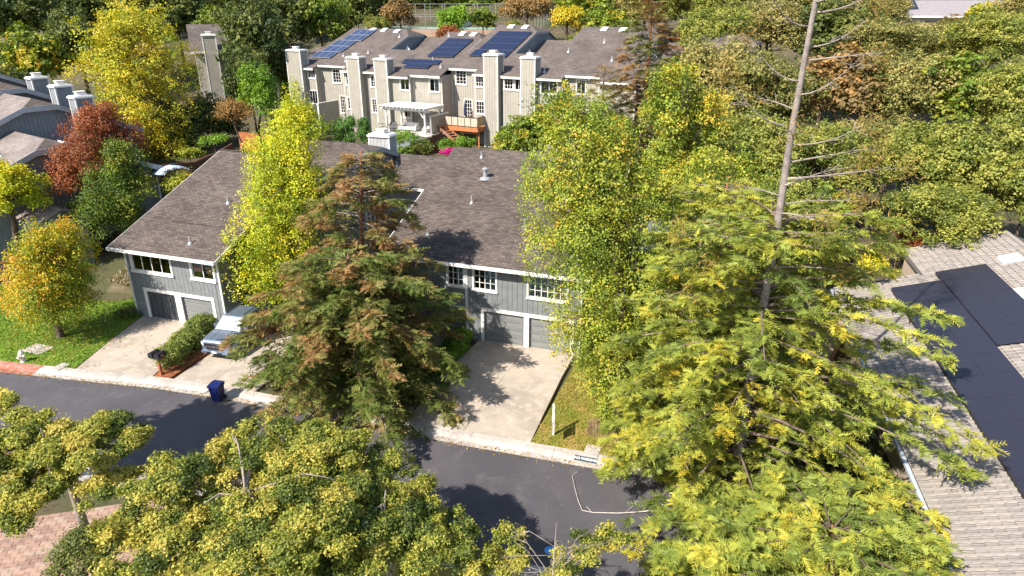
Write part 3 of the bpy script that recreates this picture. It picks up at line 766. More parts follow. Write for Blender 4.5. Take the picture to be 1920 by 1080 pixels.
# ------------------------------------------------------------------ middle house (gable behind the brown redwood)
mo = W(-11.8, 0, 0)
mh = thing('gable_house', 'dark grey gable-ended house with a white capped chimney between the two garage houses', 'house', mo, YAW)
pm = [(2.0, -.3), (12.5, -.3), (12.5, 7.8), (9.9, 8.72), (7.3, 9.68), (5.5, 9.68), (2.0, 8.37)]
MB().prism([(-2.6, y, z) for y, z in pm][::-1], (5.0, 0, 0)).build('wall', M_SIDE, mh)
gm = MB()
n = 34
for i in range(n):
    a = 2.0+10.4*i/n; b = a+10.4/n-.018
    zt = lambda y: np.interp(y, [-1, 5.5, 7.3, 9.9, 12.5], [7.25, 9.68, 9.68, 8.72, 7.8])-.03
    gm.prism([(2.402, a, -.2), (2.402, b, -.2), (2.402, b, zt(b)), (2.402, a, zt(a))], (.024, 0, 0))
gm.build('siding_boards', M_SIDE, mh)
def gable_roof_hip(par, xl, xr, prof_l, name='roof', m=M_SHIN):
    slope_roof(name, par, xl, xr, prof_l, m)
slope_roof('roof', mh, -2.9, 1.2, [(1.2, 8.2), (6.4, 10.15), (12.8, 7.85)], M_SHIN)
# front and back slopes run out to the rake, hipped at the peak
mb = MB()
mb.prism([(1.2, 1.2, 8.2), (2.62, 1.2, 8.2), (2.62, 5.45, 9.80), (1.2, 6.4, 10.15)][::1], (0, 0, -.16))
mb.prism([(1.2, 6.4, 10.15), (2.62, 7.35, 9.80), (2.62, 12.8, 7.85), (1.2, 12.8, 7.85)], (0, 0, -.16))
mb.build('roof_end', M_SHIN, mh)
MB().prism([(1.2, 6.4, 10.152), (2.62, 5.45, 9.802), (2.62, 7.35, 9.802)], (0, 0, -.15)).build('roof_hip', M_SHINX, mh)
rk = MB()
for (a, b) in (((1.2, 8.06), (5.45, 9.66)), ((5.45, 9.66), (7.35, 9.66)), ((7.35, 9.66), (12.8, 7.7))):
    rk.prism([(2.625, a[0], a[1]-.2), (2.625, b[0], b[1]-.2), (2.625, b[0], b[1]+.12), (2.625, a[0], a[1]+.12)], (.05, 0, 0))
rk.build('rake_trim', mat('grey_fascia', (.30, .31, .32), .7), mh)
front_wall(mh, -2.55, 2.35, -.2, 7.9, 1.75, [(-.9, 1.6, -.2, 2.1)], M_SIDE); garage(mh, -.9, 1.6, .12, 2.1, 1.75)
boards(mh, -2.55, 2.35, 2.3, 7.8, 1.75, [], M_SIDE, single=False)
chimney(mh, .15, 1.75, 9.9, 10.9, 7.0, 9.95, mat('grey_chimney', (.36, .36, .36), .8))
pipe_vent(mh, -1.4, 3.0, 8.9, .3, .05)

# ------------------------------------------------------------------ left house
lo = W(-21.72, -3.86, 0)
lh = thing('left_garage_house', 'grey two-storey house with white-framed garage doors beside the green lawn', 'house', lo, YAW)
def lz(y): return 4.95+.36*(y+.6)
ops = [(1.2, 3.46, -.2, 1.98), (3.95, 6.3, -.2, 1.98), (.52, 3.55, 3.35, 4.55), (5.2, 6.8, 3.4, 4.55)]
front_wall(lh, 0, 7.25, -.2, 4.85, 0, ops, M_SIDE)
trims = [(.98, 1.2, -.2, 2.2), (1.2, 6.3, 1.98, 2.2), (3.46, 3.95, -.2, 1.98), (6.3, 6.52, -.2, 2.2), (0, .12, -.2, 4.85), (7.13, 7.25, -.2, 4.85)]
wtr = [(o[0]-.1, o[1]+.1, o[2]-.13, o[3]+.1) for o in ops[2:]]
boards(lh, .12, 7.13, -.15, 4.85, 0, ops+trims+wtr, M_SIDE)
for i, tq in enumerate(trims): B(tq[0]+.003, tq[1]-.003, -.06-.004*(i % 3), -.001, tq[2], tq[3]-.003).build('door_trim', M_TRIM, lh)
garage(lh, *ops[0][:2], .12, 1.98, 0, mat('dark_garage', (.07, .075, .085), .5, .08), rows=1, cols=5); garage(lh, *ops[1][:2], .12, 1.98, 0, rows=6, cols=1)
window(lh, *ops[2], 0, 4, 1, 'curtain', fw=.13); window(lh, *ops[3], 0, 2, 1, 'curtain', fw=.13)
MB().prism([(.05, .23, -.3), (.05, 15, -.3), (.05, 15, 7), (.05, 10.4, lz(10.4)-.2), (.05, .23, lz(.23)-.2)][::-1], (7.15, 0, 0)).build('wall', M_SIDE, lh)
MB().prism([(7.202, .3, -.2), (7.202, 10, -.2), (7.202, 10, lz(10)-.25), (7.202, .3, lz(.3)-.25)], (.03, 0, 0)).build('side_siding', M_SIDE, lh)
slope_roof('roof', lh, -.55, 7.6, [(-.6, lz(-.6)), (10.4, lz(10.4)), (15.5, lz(10.4)-1.85)], M_SHIN)
slope_roof('link_roof', lh, 7.61, 9.6, [(5.6, lz(5.6)+.15), (10.2, lz(10.2)+.15), (14, lz(10)-1.2)], M_SHIN)
B(-.58, 7.62, -.74, -.605, 4.72, 4.9).build('gutter', M_TRIM, lh)
for xx in (-.61, 7.605): MB().prism([(xx, -.6, 4.7), (xx, 10.4, lz(10.4)-.25), (xx, 10.4, lz(10.4)-.02), (xx, -.6, 4.92)], (.045, 0, 0)).build('rake_trim', M_TRIM, lh)
pipe_vent(lh, 4.9, .55, lz(.55), .45, .05); pipe_vent(lh, 4.6, 4.6, lz(4.6), .45, .05)
MB().box(-.57, 7.62, 10.3, 10.5, lz(10.4)-.06, lz(10.4)+.03).build('ridge_cap', M_SHIN, lh)
MB().box(2.0, 6.2, 2.27, 2.3, lz(2.3)-.05, lz(2.3)+.008).build('roof_seam', M_DARK, lh)

# ------------------------------------------------------------------ far row of townhouses
fb = thing('townhouse_row', 'long beige row of two-storey townhouses with chimneys and solar roofs behind the yards', 'townhouses', FO, FYAW)
def fz(v): return 12.05+.36*v
def fpl(px, py, v):
    x = (px-960)/FPX; y = (540-py)/FPX
    d = np.array([x, math.cos(PITCH)+y*math.sin(PITCH), -math.sin(PITCH)+y*math.cos(PITCH)])
    C = np.array([0, 0, CAM_H])-FO; t = (v-C@FV)/(d@FV); P = C+t*d
    return P@FU, P[2]
def fw(px0, py0, px1, py1, v):
    a, b = fpl(px0, py0, v), fpl(px1, py1, v); return a[0], b[0], b[1], a[1]
q = lambda x, y: (x/2.5946+500, y/2.5946)
bays = [(-26.4, -22.5, 0.0), (-22.5, -18.25, .9), (-18.25, -12.75, -.15), (-12.75, -8.3, -.9), (-8.3, -4.5, -.35), (-4.5, -.95, 1.6), (-.95, 2.6, .55), (2.6, 6.7, .35), (6.7, 9.4, .3), (9.4, 13.2, 1.2), (13.2, 17.0, .2), (17.0, 25.0, 1.0)]
wins = [  # (x0,y0,x1,y1 in the enlarged survey, bay, cols, rows, back)
    ((203, 332), (257, 376), 0, 3, 2, 'curtain'), ((212, 445), (258, 500), 0, 3, 1, 'blind'),
    ((324, 342), (360, 397), 1, 3, 4, 'dark'), ((389, 360), (426, 409), 2, 3, 2, 'dark'), ((362, 472), (386, 545), 1, 3, 5, 'dark'), ((398, 478), (436, 527), 2, 3, 3, 'dark'),
    ((510, 372), (540, 418), 2, 3, 4, 'dark'), ((553, 376), (567, 420), 2, 1, 1, 'half'), ((517, 487), (547, 542), 2, 3, 5, 'dark'), ((563, 495), (576, 540), 2, 1, 1, 'blind'),
    ((654, 384), (714, 434), 3, 2, 1, 'curtain'), ((672, 515), (722, 568), 3, 2, 1, 'dark'),
    ((797, 388), (836, 440), 4, 2, 1, 'half'),
    ((926, 348), (967, 404), 5, 3, 4, 'dark'), ((1011, 366), (1062, 416), 6, 4, 3, 'dark'), ((968, 490), (996, 572), 5, 3, 5, 'dark'), ((1018, 498), (1066, 548), 6, 4, 3, 'dark'),
    ((1162, 378), (1193, 428), 7, 3, 3, 'dark'), ((1214, 382), (1238, 432), 7, 2, 1, 'dark'), ((1340, 392), (1408, 450), 8, 2, 1, 'dark'),
    ((1515, 395), (1545, 450), 9, 2, 1, 'dark'), ((1675, 345), (1700, 405), 10, 2, 1, 'dark'), ((1760, 360), (1790, 410), 11, 2, 1, 'dark')]
bops = {i: [] for i in range(len(bays))}
wl = []
for (a, b, bi, c, r_, bk) in wins:
    x0, x1, z0, z1 = fw(*q(*a), *q(*b), bays[bi][2])
    B0 = bays[bi]; x0 = max(x0, B0[0]+.15); x1 = min(x1, B0[1]-.15); z1 = min(z1, fz(B0[2])-.35)
    x0 = max(x0-.1, B0[0]+.15); x1 = min(x1+.1, B0[1]-.15); z0 -= .12; z1 = min(z1+.1, fz(B0[2])-.33)
    bops[bi].append((x0, x1, z0, z1)); wl.append((x0, x1, z0, z1, B0[2], c, r_, bk))
core = MB(); rf = []; sb = MB(); fa = MB()
for i, (u0, u1, v0) in enumerate(bays):
    zt = fz(v0)-.12
    front_wall(fb, u0, u1, 3.8, zt, v0, bops[i], M_SIDEF)
    core.box(u0, u1, v0+.222, 6.0, 3.8, zt-.02)
    tr_ = [(o[0]-.1, o[1]+.1, o[2]-.14, o[3]+.1) for o in bops[i]]
    n = round((u1-u0)/.3); w = (u1-u0)/n
    for k in range(n):
        for (p_, q_, c_, d_) in free_rects(u0+k*w+.012, u0+(k+1)*w-.012, 4.0, zt-.02, tr_):
            if q_-p_ > .03: sb.box(p_, q_, v0-.024, v0-.002, c_, d_)
    pts = [(u0, v0-.45, fz(v0-.45)), (u0, 5.2, fz(5.2)), (u0, 5.2, fz(5.2)-.15), (u0, v0-.45, fz(v0-.45)-.15)]
    slope_roof('roof', fb, u0 - (.3 if i == 0 else 0), u1, [(v0-.45, fz(v0-.45)), (5.2, fz(5.2)), (9.0, fz(5.2)-.9)], M_SHINF)
    B(u0-.02, u1+.02, v0-.56, v0-.455, fz(v0-.45)-.22, fz(v0-.45)-.02).build('fascia', M_TRIM, fb)
    for uu in (u0, u1-.12):
        sb2 = B(uu+.004, uu+.116, v0-.05, v0-.026, 4.0, zt-.03).build('corner_trim', mat('cream_trim', (.56, .52, .45), .7), fb)
core.build('wall', M_SIDEF, fb); sb.build('siding_boards', M_SIDEF, fb)
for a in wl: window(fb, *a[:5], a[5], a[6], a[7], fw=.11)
for (u0, u1, v0, zt) in ((-26.2, -24.0, -.75, 13.75), (-16.75, -15.1, -1.05, 13.25), (-12.6, -10.95, -1.45, 13.2), (.7, 2.3, -.35, 14.0), (5.0, 6.55, -.35, 13.85)):
    chimney(fb, u0, u1, v0, v0+1.25, 4.0, zt, M_SIDEF)
# raised rear volumes with clipped gables, and the wells between them
def upper(u0, u1, vr, m=M_SHINF, hip=1.5):
    zr = fz(vr)
    vb = vr+8
    MB().prism([(u0+.15, 5.0, 9), (u0+.15, vb, 9), (u0+.15, vb, fz(5.2)-.4), (u0+.15, vr+hip*1.2, zr-hip*.5), (u0+.15, vr-hip*1.2, zr-hip*.5), (u0+.15, 5.0, fz(5.0)-.25)][::-1], (u1-u0-.3, 0, 0)).build('upper_wall', M_SIDEL, fb)
    slope_roof('upper_roof', fb, u0, u1-hip, [(5.2, fz(5.2)+.002), (vr, zr+.002), (vb+.4, zr-8.4*.4)], m)
    e_ = MB()
    zc = zr-hip*.43; vf = vr-hip*1.2; vk = vr+hip*1.08
    e_.prism([(u1-hip, 5.2, fz(5.2)+.004), (u1, 5.2, fz(5.2)+.004), (u1, vf, fz(vf)+.004), (u1-hip, vr, zr+.004)], (0, 0, -.15))
    e_.prism([(u1-hip, vr, zr+.004), (u1, vk, zr-(vk-vr)*.4+.004), (u1, vb+.4, zr-8.4*.4), (u1-hip, vb+.4, zr-8.4*.4)], (0, 0, -.15))
    e_.build('roof_end', m, fb)
    MB().prism([(u1-hip, vr, zr+.006), (u1, vf, fz(vf)+.006), (u1, vk, zr-(vk-vr)*.4+.006)], (0, 0, -.15)).build('roof_hip', M_SHINX, fb)
    MB().prism([(u1+.003, 5.2, fz(5.2)-.3), (u1+.003, vf, fz(vf)-.3), (u1+.003, vf, fz(vf)), (u1+.003, 5.2, fz(5.2))], (.05, 0, 0)).build('rake_trim', mat('fascia_slate', (.32, .33, .34), .7), fb)
    MB().prism([(u1+.003, vf, fz(vf)-.3), (u1+.003, vk, fz(vf)-.3), (u1+.003, vk, fz(vf)), (u1+.003, vf, fz(vf))], (.05, 0, 0)).build('rake_trim', MATS['fascia_slate'], fb)
upper(-25.4, -15.3, 11.0); upper(-10.2, -4.55, 10.4); upper(-4.5, 1.4, 12.7); upper(6.6, 16.0, 12.5); upper(20.5, 26.0, 11.0)
for (u0, u1) in ((-15.2, -10.25), (1.5, 6.55), (16.05, 20.4)):
    slope_roof('well_roof', fb, u0, u1, [(8.4, fz(5.2)-.75), (13.0, fz(5.2)+1.1), (18, fz(5.2)-.6)], M_SHINF)
    MB().prism([(u0+.06, 7.6, fz(5.2)-.8), (u0+.9, 8.3, fz(5.2)-.8), (u0+.06, 8.6, fz(5.2)+.25)], (.06, .02, 0)).build('wing_wall', M_TRIM, fb)
for (uu, vv) in ((-20.6, 3.0), (-19.2, 1.6), (-16.2, 8.6), (-17.6, 4.0), (-7.6, 2.7), (-5.6, 1.2), (-9.4, 9.2), (7.5, 6.0), (6.9, 1.2), (10.6, 8.5), (13.0, 4.3), (-22.6, 10.3)):
    pipe_vent(fb, uu, vv, fz(vv), .4, .06)
def skylight(par, u, v, zf):
    a = MB().prism([(u, v, zf(v)+.05), (u+.75, v, zf(v)+.05), (u+.75, v+.8, zf(v+.8)+.05), (u, v+.8, zf(v+.8)+.05)][::-1], (0, 0, .12)).build('skylight', M_TRIM, par)
    MB().prism([(u+.08, v+.08, zf(v+.08)+.18), (u+.67, v+.08, zf(v+.08)+.18), (u+.67, v+.72, zf(v+.72)+.18), (u+.08, v+.72, zf(v+.72)+.18)][::-1], (0, 0, .03)).build('skylight_pane', mat('skylight_white', (.75, .78, .8), .25, .03), a)
for (uu, vv) in ((-22.0, 10.0), (-20.2, 10.0), (-18.0, 9.7), (-8.2, 9.3), (-6.6, 9.2), (-2.8, 11.6), (-.9, 11.5), (9.0, 11.3), (11.2, 11.2)): skylight(fb, uu, vv, fz)

# solar arrays lie on the roofs: things of their own
M_PV = mat('solar_glass', (.012, .016, .045), .12, .12, 1.2, spec=.6); M_PVF = mat('panel_frame', (.10, .11, .14), .4, .1, metal=.6)
M_PVB = mat('solar_cell_blue', (.035, .05, .11), .2, .1, 1.0, spec=.6); M_PVW = mat('panel_frame_silver', (.45, .47, .5), .4, .1, metal=.5)
def array(label, frame_o, yaw, cells, zf, m, mf, pw, ph, lift=.12, group='rooftop solar arrays'):
    c0 = np.mean(cells, 0); base = (frame_o[0], frame_o[1])
    fu, fv = frame(yaw); loc = np.array(frame_o)+c0[0]*fu+c0[1]*fv; loc[2] = zf(c0[1])
    a = thing('solar_array', label, 'solar array', loc, yaw, group)
    for (x, y) in cells:
        g = .025; X0, X1, Y0, Y1 = x+g-c0[0], x+pw-g-c0[0], y+g-c0[1], y+ph-g-c0[1]
        z = lambda yy: zf(yy+c0[1])-zf(c0[1])+lift
        p = MB().prism([(X0, Y0, z(Y0)), (X1, Y0, z(Y0)), (X1, Y1, z(Y1)), (X0, Y1, z(Y1))][::-1], (0, 0, .045)).build('panel', mf, a)
        MB().prism([(X0+.035, Y0+.035, z(Y0+.035)+.046), (X1-.035, Y0+.035, z(Y0+.035)+.046), (X1-.035, Y1-.035, z(Y1-.035)+.046), (X0+.035, Y1-.035, z(Y1-.035)+.046)][::-1], (0, 0, .004)).build('panel_glass', m, p)
    return a
cl = [(-25.0+1.03*i, 2.0+1.65*j) for j in range(1) for i in range(3)]+[(-24.6+1.03*i, 3.65+1.65*j) for j in range(2) for i in range(3)]+[(-24.0+1.03*i, 6.95+1.65*j) for j in range(2) for i in range(3)]
array('silver-lined blue solar panels in a strip on the leftmost beige row roof', FO, FYAW, cl, fz, M_PVB, M_PVW, 1.03, 1.65)
array('small dark solar array low beside the third chimney of the beige row', FO, FYAW, [(-11.2+1.65*i, 1.55) for i in range(3)]+[(-10.2+1.65*i, .5) for i in range(2)], fz, M_PV, M_PVF, 1.65, 1.05)
array('dark square solar array midway along the roof of the beige row', FO, FYAW, [(-8.9+1.75*i, 3.4+1.22*j) for j in range(4) for i in range(2)], fz, M_PV, M_PVF, 1.75, 1.22)
array('large dark stepped solar array on the roof above the fourth chimney of the beige row', FO, FYAW, [(-3.3+1.45*i, 5.6+1.65*j) for j in range(3) for i in range(3)]+[(-3.6, 3.9), (-.4, 3.9)], fz, M_PV, M_PVF, 1.45, 1.65)
#MARK_FAR
# ------------------------------------------------------------------ yards of the far row
M_REDWOOD = mat('redwood_timber', (.42, .16, .06), .8, .2, 4); M_FENCE = mat('fence_timber', (.13, .06, .038), .9, .35, 3, .2); M_STAIRW = mat('stair_timber', (.28, .13, .08), .8, .2, 5)
M_FENCEO = mat('orange_fence', (.36, .13, .05), .85, .25, 3)
M_RAIL = mat('rail_panel', (.46, .40, .31), .8, .1, 3); M_IRON = mat('black_iron', (.02, .02, .022), .5, .1)
dk = thing('timber_deck', 'raised orange timber deck with tan panel railing in front of the fourth chimney', 'deck', FW(-1.4, 0, 4.6), FYAW)
pz = 2.2
fl = B(-1.9, 2.1, -1.9, 1.5, pz-.06, pz).build('deck_floor', M_REDWOOD, dk)
MB().box(-1.95, 2.15, -2.0, -1.91, pz-.42, pz+.02).box(2.06, 2.15, -1.9, 1.5, pz-.42, pz+.02).build('deck_beam', M_REDWOOD, dk)
MB().box(-1.8, 2.0, -1.5, -1.35, pz-.75, pz-.43).build('deck_beam', M_REDWOOD, dk)
for i in range(8):
    B(-1.85+i*.495, -1.85+i*.495+.47, -1.93, -1.9, pz+.12, pz+1.02).build('rail_panel', M_RAIL, dk)
for i in range(3):
    B(2.06, 2.09, -1.8+i*.8, -1.8+i*.8+.76, pz+.12, pz+1.02).build('rail_panel', mat('rail_panel_gold', (.40, .29, .15), .8, .1, 3), dk)
MB().box(-1.9, 2.13, -1.97, -1.89, pz+1.03, pz+1.09).box(2.04, 2.13, -1.88, 1.4, pz+1.03, pz+1.09).build('hand_rail', M_IRON, dk)
for i in range(6): B(-1.9+i*.79, -1.86+i*.79, -1.97, -1.94, pz, pz+1.03).build('rail_post', M_IRON, dk)
for x in (-1.5, 1.9): B(x, x+.14, -1.5, -1.36, -1.2, pz-.75).build('post', M_REDWOOD, dk)
st = thing('timber_stairs', 'brown timber staircase running down from the raised deck to the flower bed', 'stairs', FW(-3.9, -1.4, 4.6), FYAW)
B(-.6, .9, -.6, .9, 2.05, 2.2).build('landing', M_REDWOOD, st)
A_ = np.array([.2, -.7, 2.15]); E_ = np.array([4.9, -2.6, .15]); pr = np.array([.37, .93, 0])*.5
for s_ in (-1, 1):
    a = A_+pr*s_; b = E_+pr*s_; MB().bar(a, b, .08, .28).build('stringer', M_STAIRW, st)
for i in range(11):
    c = A_+(E_-A_)*(i+.5)/11; MB().bar(c-pr*.96+[0, 0, .05], c+pr*.96+[0, 0, .05], .3, .05).build('tread', M_REDWOOD, st)
pg = thing('pergola', 'white pergola with slatted roof over the furnished patio of the beige row', 'pergola', FW(-6.7, -2.8, 6.1), FYAW)
for x in (-2.6, 2.4):
    for y in (-1.7, 1.1): B(x, x+.16, y, y+.16, 0, 2.35).build('post', M_TRIM, pg)
for y in (-1.75, 1.05): B(-3.1, 3.1, y, y+.1, 2.35, 2.6).build('beam', M_TRIM, pg)
for i in range(13): B(-2.95+i*.475, -2.88+i*.475, -2.3, 1.6, 2.605, 2.78).build('rafter', M_TRIM, pg)
for i in range(24): B(-3.05, 3.0, -2.2+i*.155, -2.09+i*.155, 2.785, 2.82).build('slat', M_TRIM, pg)
for x, s_ in ((-2.52, 1), (2.48, -1)): MB().bar((x+s_*.1, -1.7, 1.75), (x+s_*.6, -1.7, 2.35), .1).build('brace', M_TRIM, pg)
pt = thing('patio_terrace', 'pale concrete patio terrace with a white edge under the pergola', 'terrace', FW(-6.5, -2.6, 4.0), FYAW)
B(-3.4, 3.4, -2.3, 2.2, 0, 2.0).build('terrace_wall', M_SIDEL, pt); B(-3.5, 3.5, -2.4, 2.2, 2.0, 2.1).build('terrace_slab', mat('pale_slab', (.5, .47, .44), .9, .1, 3), pt)
MB().box(-3.45, -3.4, -2.36, .2, 2.5, 2.55).box(-3.45, .6, -2.38, -2.34, 3.0, 3.04).build('hand_rail', M_IRON, pt)
for i in range(9): B(-3.4+i*.5, -3.37+i*.5, -2.38, -2.35, 2.1, 3.0).build('rail_post', M_IRON, pt)
for (u_, v_, h_, l_) in ((-3.95, -2.2, 1.9, 'grey privacy screen wall to the right of the white pergola'), (-19.6, -1.8, 2.3, 'beige privacy screen wall beside the second chimney of the beige row')):
    w_ = thing('privacy_screen', l_, 'screen wall', FW(u_, v_, 6.0), FYAW, None); B(-.06, .06, -1.6, 1.9, -2, h_).build('screen_panel', M_SIDEF, w_); B(-.1, .1, -1.66, -1.6, -2, h_+.05).build('end_post', M_TRIM, w_); B(-.1, .1, -1.6, 1.9, h_, h_+.08).build('coping', M_TRIM, w_)
sf = thing('patio_sofa', 'white cushioned sofa under the white pergola', 'sofa', FW(-7.2, -2.9, 6.11), FYAW)
B(-.9, .9, -.4, .4, .12, .42).build('seat', M_BLIND, sf, bevel=.04); B(-.9, .9, .22, .42, .42, .85).build('backrest', M_BLIND, sf, bevel=.04)
for x in (-.95, .8): B(x, x+.15, -.4, .4, .12, .62).build('arm', M_BLIND, sf)
for i, (u_, v_, l_) in enumerate([(-5.0, -3.2, 'grey round lounge chair at the right front of the pergola'), (-8.6, -4.1, 'dark lounge chair at the left front of the pergola')]):
    c_ = thing('lounge_chair', l_, 'chair', FW(u_, v_, 6.11), FYAW+30*i)
    mm = mat('chair_grey%d' % i, (.4, .38, .36) if i == 0 else (.12, .11, .12), .8)
    MB().lathe([(.3, 0), (.36, .1), (.42, .3), (.40, .42)], k=12).build('seat', mm, c_); MB().prism([(-.42, .1, .42), (.42, .1, .42), (.36, .42, .95), (-.36, .42, .95)], (0, .08, 0)).build('backrest', mm, c_)
for (u_, v_, z_, l_) in ((-4.55, -.9, 6.1, 'dark blue closed parasol at the right end of the pergola patio'), (-2.3, .6, 6.8, 'purple-blue closed parasol beside the french door on the deck')):
    c_ = thing('closed_parasol', l_, 'parasol', FW(u_, v_, z_), 0)
    MB().lathe([(.02, 0), (.025, .7)], k=8).build('pole', M_METAL, c_); MB().lathe([(.06, .75), (.17, .9), (.14, 1.5), (.05, 2.2), (.02, 2.35)], k=9).build('canopy', mat('navy_cloth', (.03, .035, .09), .8), c_)
    MB().lathe([(.25, 0), (.22, .08)], k=12).build('base', M_FLUE, c_)
lm = thing('garden_post', 'pale stone post in the flower bed below the timber stairs', 'post', FW(-1.6, -4.6, 4.6), 0)
MB().lathe([(.13, 0), (.12, 1.0), (.16, 1.02), (.16, 1.12), (.08, 1.16)], k=8).build('shaft', M_KERB, lm)

def fence(name, label, pts, h, m, group=None, cap=True):
    P0 = np.array(pts[0]); t = thing(name, label, 'fence', P0, 0, group)
    bd = MB(); rl = MB()
    for a, b in zip(pts[:-1], pts[1:]):
        a = np.array(a)-P0; b = np.array(b)-P0; L = np.linalg.norm((b-a)[:2]); n = max(2, int(L/.15)); d = (b-a)/n; nn = np.array([-(b-a)[1], (b-a)[0], 0])/L*.03
        for i in range(n):
            p = a+d*i; q_ = a+d*(i+.9); k = rng.uniform(-.03, .03)
            bd.prism([tuple(p+[0, 0, -.6]), tuple(q_+[0, 0, -.6]), tuple(q_+[0, 0, h+k]), tuple(p+[0, 0, h+k])], tuple(nn))
        MB().bar(a+nn*1.6+[0, 0, h+.05], b+nn*1.6+[0, 0, h+.05], .12, .05).build('top_rail', m, t)
        for i in range(int(L/2.4)+1):
            p = a+(b-a)*min(1, i*2.4/L)+nn*3; MB().bar(p+[0, 0, -.6], p+[0, 0, h+.02], .1).build('post', m, t)
    bd.build('fence_boards', m, t)
    return t
f1 = [at(741, 292, 66.0), at(762, 277, 67.5), at(800, 260, 70.0), at(830, 247, 71.8)]
fence('board_fence', 'dark red-brown board fence rising below the pergola patio', [p-[0, 0, 2.0] for p in f1], 2.0, M_FENCE)
f2 = [at(300, 311, 57.5), at(363, 305, 60), at(407, 287, 63), at(436, 270, 66)]
fence('dark_fence', 'dark timber fence behind the open patio umbrella', [p-[0, 0, 1.75] for p in f2], 1.75, M_FENCE)
f3 = [at(446, 248, 71), at(482, 253, 69), at(520, 262, 67)]
fence('orange_fence', 'orange-brown board fence corner glimpsed left of the yellow columnar tree', [p-[0, 0, 2.2] for p in f3], 2.2, M_FENCEO)
um = thing('patio_umbrella', 'open pale blue patio umbrella in the shaded yard left of the roof', 'umbrella', (*at(320, 318, 56.5)[:2], at(320, 318, 56.5)[2]-2.1), 0)
MB().lathe([(.03, 0), (.03, 2.3)], k=8).build('pole', M_METAL, um)
MB().lathe([(1.5, 2.0), (1.52, 1.97), (.8, 2.3), (.02, 2.5)], k=8).build('canopy', mat('pale_blue_cloth', (.42, .53, .66), .8), um)
MB().lathe([(.3, 0), (.28, .1)], k=12).build('base', M_FLUE, um)

# ------------------------------------------------------------------ left townhouses
LY = 53.13
lt = thing('left_townhouses', 'slate-grey townhouses with stepped gables and three white-capped chimneys at the left edge', 'townhouses', (-34, 50.5, -.5), LY)
for k, (x0, y0, zr) in enumerate([(0, 0, 10.0), (2.2, 7.0, 12.2), (2.6, 14.0, 13.0), (3.2, 21, 13.8)]):
    hw = 7.2; sl = .42; zr = zr
    f = lambda x: zr-sl*abs(x)
    MB().prism([(x0-hw, y0, 0), (x0+hw, y0, 0), (x0+hw, y0, f(hw)-.12), (x0+1.2, y0, f(1.2)-.12), (x0-1.2, y0, f(1.2)-.12), (x0-hw, y0, f(hw)-.12)], (0, 7.4, 0)).build('wall', M_SIDEL, lt)
    bd = MB(); n = 48
    for i in range(n):
        a = x0-hw+i*.3+.012; b = a+.276; c = (a+b)/2-x0
        bd.box(a, b, y0-.026, y0-.003, 0, min(f(a-x0), f(b-x0), f(1.2))-.2)
    bd.build('siding_boards', M_SIDEL, lt)
    yf, yb = y0-.5, y0+7.45
    MB().prism([(x0-hw-.5, yf, f(hw+.5)), (x0-1.2, yf, f(1.2)), (x0, yf+1.3, zr), (x0, yb, zr), (x0-hw-.5, yb, f(hw+.5))], (0, 0, .14)).build('roof', M_SHINL, lt)
    MB().prism([(x0+1.2, yf, f(1.2)), (x0+hw+.5, yf, f(hw+.5)), (x0+hw+.5, yb, f(hw+.5)), (x0, yb, zr), (x0, yf+1.3, zr)], (0, 0, .14)).build('roof', M_SHINL, lt)
    MB().prism([(x0-1.2, yf, f(1.2)+.003), (x0+1.2, yf, f(1.2)+.003), (x0, yf+1.3, zr+.003)], (0, 0, .14)).build('roof_hip', M_SHIN, lt)
    rk = MB()
    for (a, b) in (((-hw-.5), -1.2), (-1.2, 1.2), (1.2, hw+.5)):
        rk.prism([(x0+a, yf-.06, f(a)-.26), (x0+b, yf-.06, f(b)-.26), (x0+b, yf-.06, f(b)+.15), (x0+a, yf-.06, f(a)+.15)], (0, .055, 0))
    rk.build('rake_trim', mat('fascia_grey', (.36, .37, .39), .7), lt)
    zf_ = lambda x: zr-sl*abs(x)+.14
    for (xx, yy) in ((1.5, y0+1.6), (2.2, y0+2.7)):
        MB().prism([(xx, yy, zf_(xx)), (xx+.8, yy, zf_(xx+.8)), (xx+.8, yy+1.1, zf_(xx+.8)), (xx, yy+1.1, zf_(xx))], (0, 0, .14)).build('skylight', MATS['skylight_white'], lt)
    for (xx, yy, bg_) in ((-2.6, y0+2.2, False), (-5.2, y0+1.2, True)): pipe_vent(lt, xx, yy, zf_(xx), .5, .09 if bg_ else .05, bg_)
B(7.1, 7.25, -.06, 0-.03, 0, 6.6).build('corner_trim', M_TRIM, lt)
for (px, py, D) in ((68, 140, 64), (112, 155, 60.5), (150, 175, 57)):
    w_ = at(px, py, D)-np.array([-34, 50.5, -.5]); c_, s_ = math.cos(R(LY)), math.sin(R(LY))
    lx, ly = w_[0]*c_+w_[1]*s_, -w_[0]*s_+w_[1]*c_
    chimney(lt, lx-.65, lx+.65, ly-.5, ly+.6, 5, w_[2]-.35, M_SIDEL)
# low entrance wing with a window
MB().prism([(-3.4, -4.0, 0), (-.4, -4.0, 0), (-.4, -4.0, 5.3), (-1.9, -4.0, 5.9), (-3.4, -4.0, 5.3)], (0, 3.95, 0)).build('wing_wall', M_SIDEL, lt)
MB().prism([(-3.8, -4.4, 5.2), (-1.9, -4.4, 5.98), (-1.9, -.05, 5.98), (-3.8, -.05, 5.2)], (0, 0, .12)).build('wing_roof', M_SHINL, lt)
MB().prism([(-1.9, -4.4, 5.98), (0, -4.4, 5.2), (0, -.05, 5.2), (-1.9, -.05, 5.98)], (0, 0, .12)).build('wing_roof', M_SHINL, lt)
window(lt, -2.9, -.9, 3.3, 4.5, -4.06, 2, 1, 'half')

